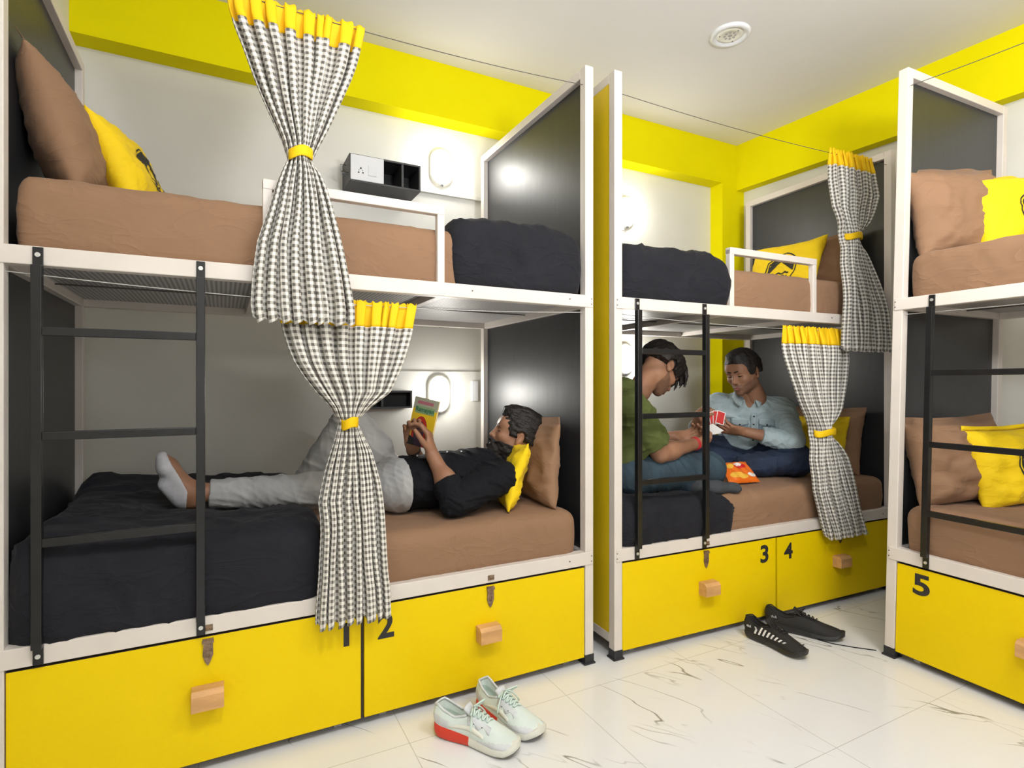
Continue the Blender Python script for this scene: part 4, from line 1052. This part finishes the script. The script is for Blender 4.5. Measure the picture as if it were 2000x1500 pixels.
# ================================================================== the two card players (built in the frame of the middle bunk)
def cuffed(el, wr, f0, f1, r0, r1, h, seed, amp=.003, grow=.006):
    d = Vector(wr)-Vector(el); q = tuple(Vector(el)+d*(f1+.12)); p = tuple(Vector(el)+d*f0)
    A_ = mk([('cap', p, q, r0, r1, .0)], h, grow, .03); A_.wrinkle(amp, .8, seed); A_.cut(tuple(d), tuple(Vector(el)+d*f1), .004)
    return A_.mesh()
def player_green():
    hm = head_meshes('long', neck=((-.030, 0, -.06), (-.020, .0, -.19)), seed=11)
    hmat = headmat((.64, -.02, -.77), (-.25, .95, .0), 1.02, (.470, .27, 1.238))
    shR, shL = (.170, .115, 1.060), (.215, .440, 1.060)
    elR, wrR = (.335, .110, .842), (.590, .150, .872)
    elL, wrL = (.400, .460, .850), (.600, .330, .890)
    torso = [('ell', (.205, .28, .930), None, (.115, .165, .150), 0), ('ell', (.225, .28, 1.035), None, (.105, .185, .080), .06), ('ell', (.195, .29, .800), None, (.120, .160, .120), .06),
             ('cap', (.215, .27, 1.060), (.285, .27, 1.140), .080, .060, .05)]
    arms = [('cap', shR, elR, .052, .044, .04)]; armsL = [('cap', shL, elL, .050, .042, .04)]
    fR = [('cap', elR, wrR, .043, .028, .012), ('ell', (.40, .118, .850), None, (.055, .042, .042), .03)]
    fL = [('cap', elL, wrL, .040, .027, .012)]
    hR = hand_prims(wrR, (1, .10, .06), (-.1, .75, .55), -1, curl=(.65, .7, .75, .8), thumb=(.35, .2), sc=.98)
    hL = hand_prims(wrL, (.95, -.35, .05), (0, -.6, .6), 1, curl=(.6, .65, .7, .75), thumb=(.35, .2), sc=.98)
    legs = [('cap', (.210, .20, .745), (.665, .150, .742), .100, .076, .05), ('cap', (.665, .150, .738), (.430, .200, .690), .070, .052, .03),
            ('cap', (.210, .38, .745), (.600, .520, .745), .098, .074, .05), ('cap', (.600, .520, .735), (.520, .150, .680), .066, .048, .03), ('ell', (.20, .29, .740), None, (.12, .17, .105), .05)]
    foot = [('cap', (.540, .100, .672), (.640, .078, .666), .036, .034, .02, ((0, 0, 1), .9)), ('cap', (.640, .078, .664), (.745, .066, .658), .038, .026, .03, ((0, 0, 1), .72)), ('ell', (.745, .068, .655), None, (.030, .040, .020), .02)]
    body = [mk(torso+legs, .012, -.024).mesh(), mk(arms+fR+hR, .0034).mesh(), mk(armsL+fL+hL, .0036).mesh()]
    root = person('person sitting cross-legged in an olive green T-shirt, head bowed over playing cards', rB, None, hm, hmat, body, stub=True)
    S = mk(torso+[('cap', shR, tuple(Vector(shR).lerp(Vector(elR), .8)), .064, .066, .05), ('cap', shL, tuple(Vector(shL).lerp(Vector(elL), .8)), .060, .060, .05)], .0048, .012, .06)
    S.wrinkle(.0036, .55, 13, dirs=[(.5, .2, .8), (1, 0, -.4), (.2, .4, 1)])
    S.cut((.64, 0, .77), (.300, .27, 1.152), .004)
    for sh, el in ((shR, elR), (shL, elL)):
        d = (Vector(el)-Vector(sh)).normalized(); p = Vector(sh).lerp(Vector(el), .80)
        X, Y, Z = S.grid((slice(None),)*3); v = (X-p[0])*d[0]+(Y-p[1])*d[1]+(Z-p[2])*d[2]
        rr = np.sqrt((X-p[0]-d[0]*v)**2+(Y-p[1]-d[1]*v)**2+(Z-p[2]-d[2]*v)**2)
        S.D = np.where((rr < .095) & (v > 0) & (v < .13) & (X > p[0]-.055), np.maximum(S.D, v.astype(np.float32)), S.D)
    S.cut((0, 0, -1), (.2, .3, .700), .004)
    mesh_obj('shirt', [S.mesh()], M['green_shirt'], root)
    J = mk(legs, .0048, .006, .05); J.wrinkle(.0036, .6, 17, dirs=[(1, .1, .2), (.6, .2, 1)])
    J.cut((0, 0, 1), (.2, .3, .835), .004)
    mesh_obj('jeans', [J.mesh()], M['teal_jeans'], root)
    K = mk(foot, .0034, .004, .02); K.wrinkle(.0006, 1.4, 5); mesh_obj('sock', [K.mesh()], M['sock_dark'], root)
    ax = (Vector(wrR)-Vector(elR)).normalized(); o1 = ax.orthogonal().normalized(); o2 = ax.cross(o1); p = Vector(wrR)-ax*.010
    for h in (-.008, 0, .007):
        MB().tube([tuple(p+ax*h+(o1*math.cos(a)+o2*math.sin(a))*.0305) for a in [2*math.pi*i/24 for i in range(24)]], .0022, 6, closed=True).build('bracelet', M['red'], root, smooth=True)
    return root
def player_denim():
    hm = head_meshes('short', neck=((-.030, 0, -.06), (-.070, .0, -.175)), seed=21)
    hmat = headmat((-.95, -.20, -.30), (.20, -.95, .07), 1.04, (1.205, .430, 1.234))
    shR, shL = (1.205, .625, 1.035), (1.500, .400, 1.010)
    elL, wrL = (1.375, .235, .838), (1.150, .375, .892)
    elR, wrR = (1.120, .680, .850), (.935, .520, .930)
    torso = [('ell', (1.365, .530, .955), Matrix.Rotation(math.radians(-37), 3, 'Z'), (.110, .165, .125), 0), ('ell', (1.355, .515, 1.015), Matrix.Rotation(math.radians(-37), 3, 'Z'), (.090, .185, .070), .06),
             ('ell', (1.390, .550, .820), Matrix.Rotation(math.radians(-37), 3, 'Z'), (.120, .160, .130), .06), ('cap', (1.340, .510, 1.040), (1.285, .475, 1.105), .070, .056, .05)]
    torso = [(p[0], p[1], np.array(Matrix.Rotation(math.radians(-37+90-53), 3, 'Z')) if p[0] == 'ell' else p[2], *p[3:]) if p[0] == 'ell' else p for p in torso]
    # chest axis runs from the right to the left shoulder
    ang = math.atan2(shL[1]-shR[1], shL[0]-shR[0])+math.pi/2
    RT = np.array(Matrix.Rotation(ang, 3, 'Z')); torso = [(p[0], p[1], RT, p[3], p[4]) if p[0] == 'ell' else p for p in torso]
    fL = [('cap', elL, wrL, .043, .028, .012)]; fR = [('cap', elR, wrR, .042, .028, .012)]
    hL = hand_prims(wrL, (-.95, .22, .18), (.15, .55, .75), 1, curl=(.40, .45, .5, .6), thumb=(.3, .1), sc=1.02)
    hR = hand_prims(wrR, (-.35, -.65, .55), (.6, -.3, .3), -1, curl=(.7, .75, .8, .85), thumb=(.3, .2), sc=1.0)
    legs = [('cap', (1.450, .470, .745), (1.385, .215, .742), .104, .078, .05), ('cap', (1.385, .215, .735), (1.130, .350, .700), .070, .055, .03),
            ('cap', (1.330, .620, .750), (1.030, .730, .790), .104, .078, .05), ('cap', (1.030, .730, .780), (1.190, .450, .705), .070, .052, .03), ('ell', (1.400, .56, .735), None, (.14, .15, .10), .06),
            ('cap', (1.450, .450, .735), (1.420, .270, .730), .100, .085, .05)]
    feet = [('cap', (1.130, .350, .690), (1.020, .420, .680), .038, .030, .02), ('cap', (1.190, .450, .690), (1.28, .33, .680), .038, .030, .02)]
    body = [mk(torso+legs, .012, -.026).mesh(), mk(torso, .0055, .001).cut((0, 0, -1), (0, 0, .96), 0).mesh(), mk(fL+hL, .0036).mesh(), mk(fR+hR, .0036).mesh(), mk(feet, .006).mesh()]
    root = person('person sitting cross-legged in a light denim shirt and dark blue jeans, holding playing cards', rB, None, hm, hmat, body, stub=True)
    S = mk(torso+[('cap', shR, elR, .062, .056, .05), ('cap', shL, elL, .064, .058, .05)], .0046, .011, .06)
    S.wrinkle(.0050, .62, 23, dirs=[(.5, .2, .8), (1, .4, -.4), (.2, .4, 1)])
    S.cut((-.55, -.35, .76), (1.288, .472, 1.112), .004)
    # open V at the neck, facing forward
    fw = Vector((-.62, -.78, 0)).normalized(); c = Vector((1.300, .475, 1.040))+fw*.075
    S.prims([('sub', tuple(c+Vector((0, 0, .050))), np.array(Matrix((fw, Vector((0, 0, 1)).cross(fw), Vector((0, 0, 1)))).transposed()), (.060, .030, .080), .004)])
    S.cut((0, 0, -1), (1.4, .55, .735), .004)
    sl = [cuffed(elL, wrL, 0, .62, .058, .040, .0042, 41, amp=.0034), cuffed(elR, wrR, 0, .80, .056, .038, .0042, 42, amp=.0034)]
    mesh_obj('shirt', [S.mesh()]+sl, M['denim_shirt'], root)
    bx = Vector((-fw.y, fw.x, 0))*1.0                       # towards the person's left when fw is forward
    lf = Vector((0, 0, 1)).cross(fw)                        # person's left
    # collar wings and stand, on the opening's rim
    def strip(pts, hgt, out): 
        g = [[tuple(p) for p in pts], [tuple(p+Vector((0, 0, hgt))+o_) for p, o_ in zip(pts, out)]]
        return g
    cc = Vector((1.292, .476, 1.098))
    ringp = []; ringq = []; ringr = []
    for i in range(33):
        a = math.radians(28)+math.radians(304)*i/32      # open at the front
        d = fw*math.cos(a)+lf*math.sin(a)
        drop = -.038*max(0, math.cos(a))
        ringp.append(tuple(cc+d*.066+Vector((0, 0, drop-.014)))); ringq.append(tuple(cc+d*.061+Vector((0, 0, drop+.022)))); ringr.append(tuple(cc+d*(.078+.020*max(0, math.cos(a)))+Vector((0, 0, drop-.012-.024*max(0, math.cos(a)))))) 
    c_ = MB().sheet([ringp, ringq, ringr]).build('collar', M['denim_shirt'], root, smooth=True); md = c_.modifiers.new('t', 'SOLIDIFY'); md.thickness = .0025
    # placket, buttons and flapped chest pockets, laid on the shirt surface
    from mathutils.bvhtree import BVHTree
    tv, tf = mk(torso, .006, .013).mesh()
    bv = BVHTree.FromPolygons([tuple(map(float, v)) for v in tv], [tuple(map(int, f)) for f in tf])
    o0 = Vector((1.385, .545, 0))
    def hit(s, z, off=.003):
        st = o0+fw*.5+lf*s+Vector((0, 0, z)); h = bv.ray_cast(st, -fw)
        q = h[0] if h[0] else o0+lf*s+Vector((0, 0, z)); return q+fw*off
    g = [[tuple(hit(s, z)) for s in (-.017, 0, .017)] for z in np.linspace(.990, .800, 16)]
    p_ = MB().sheet(g).build('placket', M['denim_shirt'], root, smooth=True); md = p_.modifiers.new('t', 'SOLIDIFY'); md.thickness = .003
    for z in (.972, .925, .878, .832):
        q = hit(0, z, .004); MB().cyl(tuple(q), tuple(fw), .0055, .003, 12).build('button', M['logo'], root)
    for s0 in (.075, -.075):
        g = [[tuple(hit(s0+s, z, .0035)) for s in np.linspace(-.045, .045, 8)] for z in np.linspace(.955, .860, 9)]
        p_ = MB().sheet(g).build('chest_pocket', M['denim_pocket'], root, smooth=True); md = p_.modifiers.new('t', 'SOLIDIFY'); md.thickness = .0025
        g = [[tuple(hit(s0+s, .960-(.034+.016*(1-abs(s)/.047))*q, .0065)) for s in np.linspace(-.047, .047, 9)] for q in np.linspace(0, 1, 5)]
        f_ = MB().sheet(g).build('flap', M['denim_shirt'], p_, smooth=True); md = f_.modifiers.new('t', 'SOLIDIFY'); md.thickness = .0025
        q = hit(s0, .922, .008); MB().cyl(tuple(q), tuple(fw), .0055, .003, 12).build('button', M['logo'], p_)
    J = mk(legs, .0048, .006, .05); J.wrinkle(.0040, .6, 27, dirs=[(1, .1, .2), (.6, .2, 1)])
    J.cut((0, 0, 1), (1.4, .56, .845), .004)
    mesh_obj('jeans', [J.mesh()], M['blue_jeans'], root)
    return root
M['denim_pocket'] = mat('worn_blue_denim', (.22, .33, .38), .8, bump=(300, .3, .001), var=(60, .35))
player_green(); pd = player_denim()
# playing cards
M['card'] = mat('playing_card', (.78, .76, .74), .35); M['card_red'] = mat('red_card_back', (.55, .03, .03), .4)
def card(c, x, y, label, red=True, group=None, sc=1.0):
    """c centre, x width direction, y height direction, in the bunk frame"""
    x = Vector(x).normalized(); y = Vector(y); y = (y-x*y.dot(x)).normalized(); n = x.cross(y)
    w, h = .029*sc, .044*sc
    R = Matrix.Rotation(rB[1], 3, 'Z')
    root = MB().box((-w, -h, -.0004), (w, h, .0004)).build('playing_card', M['card'])
    root.location = rB[0]+R@Vector(c); root.rotation_euler = (R@Matrix((x, y, n)).transposed()).to_euler()
    if red: 
        MB().box((-w+.004, -h+.004, -.0009), (w-.004, h-.004, -.0004)).box((-w+.004, -h+.004, .0004), (w-.004, h-.004, .0009)).build('printed_back', M['card_red'], root)
    tag(root, label, 'playing card', group)
    return root
for i, a in enumerate((-.50, -.22, .06, .34)):
    card((.930+.016*i, .405-.010*i, .972+.004*i-.006*abs(i-1.5)), (math.cos(a), -.35, -math.sin(a)), (math.sin(a), .15, math.cos(a)), 'red-backed playing card in the fan held by the man in denim', True, 'cards fanned by the man in the denim shirt', .85)
for i, a in enumerate((.0, .22)):
    card((.775+.012*i, .235, .925+.004*i), (.9, -.2, .1+a), (.2, .8, .35), 'white playing card in the hand of the man in green', False, 'cards held by the man in green')
# ------------------------------------------------------------------ snack packet on the bed
M['bag'] = mat('orange_foil', (.80, .16, .012), .28, spec=.6, coat=.3); M['bag_chip'] = mat('printed_crisps', (.82, .45, .05), .35); M['bag_white'] = mat('white_print', (.8, .75, .7), .35); M['bag_red'] = mat('red_foil_print', (.6, .02, .02), .3)
def packet():
    TL, TR, BR, BL_ = Vector((.873, .255, .742)), Vector((1.010, .225, .745)), Vector((1.035, .155, .655)), Vector((.800, .150, .658))
    TL, TR, BR, BL_ = Vector((.905, .300, .735)), Vector((1.040, .260, .742)), Vector((1.045, .165, .648)), Vector((.845, .185, .650))
    root = empty('snack_packet', label='small orange foil packet of crisps between the card players', cat='snack packet'); place(root, rB, (0, 0, 0))
    n = ((TR-TL).cross(TL-BL_)).normalized()
    def P(u, v, s, k=1.0):
        p = (TL*(1-u)+TR*u)*v+(BL_*(1-u)+BR*u)*(1-v); e = (max(0, 1-abs(2*u-1)**3)*max(0, 1-abs(2*v-1)**4))**.6
        return tuple(p+n*s*(.020*e*k+.0025*math.sin(u*23+v*9)*e+(.0012*math.sin(u*70) if v > .96 or v < .04 else 0)))
    sg = -1 if n.y > 0 else 1
    N_ = 26
    for s in (sg, -sg):
        g = [[P(i/N_, j/N_, s) for i in range(N_+1)] for j in range(N_+1)]
        MB().sheet(g).build('foil', M['bag'], root, smooth=True)
    def blob(cu, cv, ru, rv, m, nm, lift=.0012, wob=0):
        g = []
        for q in (0.02, .5, 1):
            g.append([tuple(Vector(P(cu+math.cos(a)*ru*q*(1+wob*math.sin(3*a)), cv+math.sin(a)*rv*q, sg))+n*sg*lift) for a in [2*math.pi*i/28 for i in range(28)]])
        MB().sheet(g, closeu=True).build(nm, m, root, smooth=True)
    blob(.30, .28, .20, .13, M['bag_chip'], 'printed_crisp', .0012, .1); blob(.52, .20, .15, .10, M['bag_chip'], 'printed_crisp', .0016, .1); blob(.82, .26, .13, .10, M['bag_white'], 'printed_crisp', .0014, .15)
    blob(.58, .70, .22, .13, M['bag_red'], 'print_patch', .0012); blob(.52, .76, .15, .09, M['bag_white'], 'print_patch', .0018, .2); blob(.22, .72, .13, .12, M['bag_chip'], 'print_patch', .0012)
packet()

# ------------------------------------------------------------------ shoes
M['sh_white'] = mat('white_green_mesh', (.66, .74, .70), .6, bump=(500, .3, .0008), var=(20, .06)); M['sh_grey'] = mat('pale_grey_suede', (.62, .64, .66), .7, bump=(300, .3, .0008), var=(25, .12))
M['sh_sole'] = mat('off_white_foam', (.74, .74, .66), .55); M['sh_red'] = mat('red_foam', (.68, .045, .018), .5, bump=(200, .3, .001)); M['sh_dark'] = mat('dark_tread', (.04, .037, .035), .7)
M['sh_lace'] = mat('mint_lace', (.60, .72, .66), .8, bump=(600, .4, .0008)); M['sh_in'] = mat('pale_green_lining', (.46, .55, .49), .85)
M['sh_black'] = mat('black_knit', (.014, .013, .013), .75, bump=(450, .8, .0012)); M['sh_bsole'] = mat('black_foam', (.022, .021, .021), .45); M['sh_bin'] = mat('black_lining', (.012, .012, .016), .9)
M['sh_print'] = mat('white_shoe_print', (.75, .75, .76), .5)
def foot_w(t, s, slim=1.0):
    """half width of the last at station t (0 heel, 1 toe), side s"""
    w = np.interp(t, [0, .012, .04, .10, .25, .45, .62, .78, .88, .94, .975, .992, 1.0], [.006, .019, .027, .033, .035, .035, .043, .0465, .042, .034, .024, .014, .004])
    return w*slim
def shoe(name, heel, ang, L, label, white=True, side=1, hs=1.0):
    root = empty(name, (heel[0], heel[1], 0), ang, label, 'shoe')
    slim = 1.0 if white else .92
    cen = lambda t: side*.010*math.sin(math.pi*min(1, t*1.05))*(1 if t < .8 else 1)
    solez = lambda t: float(np.interp(t, [0, .25, .5, .75, .9, 1], [.044, .040, .031, .026, .028, .036] if white else [.034, .030, .025, .022, .024, .030]))
    lift = lambda t: float(np.interp(t, [0, .06, .2, .72, .88, 1], [.014, .004, 0, 0, .006, .024]))
    T = (1-np.cos(np.linspace(0, math.pi, 52)))/2
    # sole: a closed band around the outline, coloured red at the rear
    def outline(k, grow, zf):
        right = [(t*L, cen(t)+foot_w(t, 1, slim)*k+grow, zf(t)) for t in T]; left = [(t*L, cen(t)-foot_w(t, -1, slim)*k-grow, zf(t)) for t in T[::-1]]
        return right+left
    rows = [outline(.80, 0, lambda t: lift(t)), outline(.97, .003, lambda t: lift(t)+.003), outline(1.0, .007, lambda t: lift(t)+(solez(t))*.45), outline(1.0, .003, lambda t: lift(t)*.6+solez(t)), outline(.85, 0, lambda t: lift(t)*.6+solez(t)+.001)]
    n = len(T)*2
    def mi(i, j):
        if i < 1: return 2
        t = T[j] if j < len(T) else T[::-1][j-len(T)]
        return 1 if (white and t < .46) else 0
    mb = MB(); mb.sheet(rows, closeu=True, mif=mi)
    b = len(mb.v)-n; mb.f.append(tuple(range(b, b+n))); mb.m.append(0); mb.f.append(tuple(range(0, n))[::-1]); mb.m.append(2)
    sm = [M['sh_sole'], M['sh_red'], M['sh_dark']] if white else [M['sh_bsole'], M['sh_bsole'], M['sh_dark']]
    s_ = mb.build('sole', sm, root); auto_smooth(s_, 50)
    # upper: lofted U sections, open at the collar and closing over the vamp
    colr = (lambda t: float(np.interp(t, [0, .05, .14, .26, .36, .42, .55, .75, .92, 1], [.098, .106, .092, .078, .086, .094, .080, .062, .048, .034] if white else [.092, .096, .078, .066, .078, .088, .074, .056, .044, .032]))*hs)
    opn = lambda t: float(np.interp(t, [0, .34, .46], [1, 1, 0]))
    rows = []
    M_ = 30
    TT = [.001+.994*(1-math.cos(math.pi*i/63))/2 for i in range(64)]
    for t in TT:
        w = float(foot_w(t, 1, slim))*1.0+.001; zb = lift(t)*.6+solez(t)-.006; h = colr(t); o = opn(t); c = cen(t)
        if t < .04: w = max(w, .010)
        wt = w*float(np.interp(t, [0, .15, .35, .5, 1], [.72, .78, .70, .55, .60]))     # rim half width
        row = []
        for k in range(M_+1):
            q = k/M_
            if q < .34 or q > .66:   # outer wall
                r = q/.34 if q < .34 else (1-q)/.34; sg = 1 if q < .34 else -1
                ww = w*(1+.10*math.sin(math.pi*min(1, r*1.1)))*(1-r**2.4)+wt*r**2.4
                row.append((t*L+(-.006*math.sin(math.pi*r) if t < .06 else 0), c+sg*ww, zb+(h-zb)*r))
            else:                    # across: dips inside when open, arches when closed
                r = (q-.34)/.32; x = math.cos(math.pi*r)*wt
                zc = h+ (1-abs(math.cos(math.pi*r))**2)*.010*float(np.interp(t, [.4, .6, 1], [1, .9, .3]))
                dz = zb+.010; zo = h-(h-dz)*min(1, math.sin(math.pi*r)**.35*1.0) if o > 0 else h
                xo = math.copysign(min(abs(x), wt-.006) if 0 < r < 1 else wt, x) if abs(x) > 1e-6 else 0
                row.append((t*L, c+(xo if o > .5 else x), zo*o+zc*(1-o)))
        rows.append(row)
    rows.insert(0, [(x-.004, cen(0)+(y-cen(0))*.25, z) for x, y, z in rows[0]]); TT.insert(0, 0)
    def mi2(i, j):
        t = TT[min(i, 64)]; q = (j+.5)/M_
        if opn(t) > .2 and .36 < q < .64: return 1
        if white and t > .52: r = min(q, 1-q)/.34; return 2 if r < .85*(t-.48)/.42 else 0
        if white and t < .20: return 2 if min(q, 1-q) < .20 else 0
        return 0
    um = [M['sh_white'], M['sh_in'], M['sh_grey']] if white else [M['sh_black'], M['sh_bin'], M['sh_black']]
    up = MB().sheet(rows, mif=mi2).build('upper', um, root, smooth=True)
    md = up.modifiers.new('s', 'SUBSURF'); md.levels = 1; md.render_levels = 1
    # surface lookup
    from mathutils.bvhtree import BVHTree
    me = up.data; bv = BVHTree.FromPolygons([v.co[:] for v in me.vertices], [tuple(p.vertices) for p in me.polygons])
    def top(x, y, off=.002):
        h = bv.ray_cast(Vector((x, y, .3)), Vector((0, 0, -1))); return Vector((x, y, (h[0].z if h[0] else .05)+off))
    def wall(x, z, sg, off=.0015):
        h = bv.ray_cast(Vector((x, sg*.2+cen(x/L), z)), Vector((0, -sg, 0))); return (h[0]+Vector((0, sg*off, 0))) if h[0] else Vector((x, sg*.04, z))
    # rim padding
    rim = []
    for t in np.linspace(.40, .0, 16): rim.append((t*L, cen(t)+(max(float(foot_w(t, 1, slim)), .010)*float(np.interp(t, [0, .15, .35, .5], [.72, .78, .70, .55]))), colr(t)))
    rim += [(x, 2*cen(x/L)-y, z) for x, y, z in rim[::-1]]
    MB().tube(rim, .0038 if white else .0030, 8, cap=True).build('collar_rim', um[2] if white else um[0], root, smooth=True)
    # tongue
    g = []
    for i in range(9):
        r = i/8; x = L*(.50-.13*r); z = .082*hs+.034*r*hs; w = .020+.004*r
        g.append([(x-.012*r*(1-(k/3-1)**2)*0, cen(.45)+w*(k/3-1), z-.006*(k/3-1)**2) for k in range(7)])
    tg = MB().sheet(g).build('tongue', um[2] if white else um[0], root, smooth=True); md = tg.modifiers.new('t', 'SOLIDIFY'); md.thickness = .007
    # laces zig-zagging across the vamp with a bow
    lm = M['sh_lace'] if white else M['sh_black']; lr = .0030 if white else .0022
    mb = MB(); xs = [L*q for q in (.44, .49, .54, .59, .64)]
    for i, x in enumerate(xs):
        c = cen(x/L); hw = .021-.0018*i
        mb.tube([tuple(top(x+.006*k, c+hw*(2*k-1), .0035+.003*math.sin(math.pi*k))) for k in np.linspace(0, 1, 7)], lr, 6)
        if i < 4: mb.tube([tuple(top(x+.013*k, c-hw*(2*k-1), .005+.003*math.sin(math.pi*k))) for k in np.linspace(0, 1, 7)], lr, 6)
    kx, kz = L*.44, colr(.44)+.016
    for sg in (1, -1):
        mb.tube([(kx+.030*math.sin(math.pi*k)*.6, cen(.44)+sg*(.004+.042*math.sin(math.pi*k*.9)*(1 if white else .6)), kz+.012*math.sin(math.pi*k)-.012*k) for k in np.linspace(0, 1, 12)], lr, 6)
        if white: mb.tube([tuple(Vector((kx+.020*k, cen(.44)+sg*(.004+.050*k), kz-.045*k*k))) for k in np.linspace(0, 1, 8)], lr, 6)
    mb.build('laces', lm, root, smooth=True)
    if white:
        # eyestay panels, side band and the pale side mark
        for sg in (1, -1):
            g = [[tuple(top(x, cen(x/L)+sg*(y0+.004*math.sin(x*160)*(y0 > .03)), .0012)) for x in np.linspace(L*.42, L*.70, 14)] for y0 in (.019, .024, .029, .0335)]
            p = MB().sheet(g).build('eyestay', M['sh_grey'], root, smooth=True); md = p.modifiers.new('t', 'SOLIDIFY'); md.thickness = .0012
            g = []
            for k in np.linspace(0, 1, 14):
                x = L*(.22+.42*k); zc = .050+.012*math.sin(math.pi*k*.9)-.006*k; hh = .0015+.006*math.sin(math.pi*min(1, k*.8+.02))
                g.append([tuple(wall(x, zc-hh, sg, .0008)), tuple(wall(x, zc, sg, .0010)), tuple(wall(x, zc+hh, sg, .0008))])
            p = MB().sheet(g).build('side_mark', M['sh_sole'], root, smooth=True); md = p.modifiers.new('t', 'SOLIDIFY'); md.thickness = .0008
        for q in (.50, .60): 
            p = top(L*q, cen(q)-.030, .003); MB().cyl(tuple(p), (0, 0, -1), .0018, .0015, 8).build('eyelet', M['sh_dark'], root)
    else:
        # slanted white stripes, shortening towards the toe, on the outer side
        sg = -1
        if side < 0 or True:
            mb = MB()
            if side > 0:
                for k in range(8):
                    x0 = L*(.20+.068*k); z1 = .073-.0030*k; z0 = .036+.0014*k
                    if z1-z0 < .004: continue
                    A_, B_ = wall(x0, z0, sg, .0016), wall(x0+L*.032, z0, sg, .0016); C_, D_ = wall(x0+L*.032+.010, z1, sg, .0016), wall(x0+.010, z1, sg, .0016)
                    mid = lambda a, b: (a+b)/2
                    xm = x0+L*.016+.005; m1 = wall(x0+.005, (z0+z1)/2, sg, .0018); m2 = wall(x0+L*.032+.005, (z0+z1)/2, sg, .0018)
                    mb.add([A_, B_, m2, C_, D_, m1], [(0, 1, 2, 5), (5, 2, 3, 4)])
            for k in range(4):      # heel print
                p = wall(L*(.07+.02*k), .062+.003*(k % 2), sg, .0016); q = wall(L*(.08+.02*k), .055, sg, .0016)
                mb.tube([tuple(p), tuple(q)], .0013, 4)
            for k in range(9):      # lettering down the tongue side
                x = L*(.36+.028*k); p = top(x, cen(.5)+.010*(-sg)-.0, .002); q = top(x+.004, cen(.5)+.018*(-sg), .002); mb.tube([tuple(p), tuple(q)], .0015, 4)
            mb.build('white_print', M['sh_print'], root)
        mb = MB()
        if side > 0: mb.tube([(L*.46, .030, .055), (L*.50, .055, .020), (L*.56, .075, .003), (L*.66, .095, .003), (L*.70, .125, .003)], .0022, 6)
        else: mb.tube([(L*.60, -.035, .030), (L*.68, -.052, .003), (L*.85, -.060, .0025), (L*1.1, -.050, .0025), (L*1.36, -.030, .0025)], .0022, 6)
        mb.build('loose_lace', M['sh_black'], root, smooth=True)
    return root
shoe('sneaker', (1.185, -.135), math.radians(-52), .300, 'white sneaker with red heel foam, nearer the camera', True, 1)
shoe('sneaker', (1.375, -.070), math.radians(-71), .290, 'white sneaker with red heel foam, nearer the drawers', True, -1)
shoe('sneaker', (2.705, -.115), math.radians(-86), .285, 'black sneaker with white side stripes, toe towards the camera', False, 1)
shoe('sneaker', (2.880, -.085), math.radians(-60), .325, 'plain black sneaker behind the striped one, with a trailing lace', False, -1)
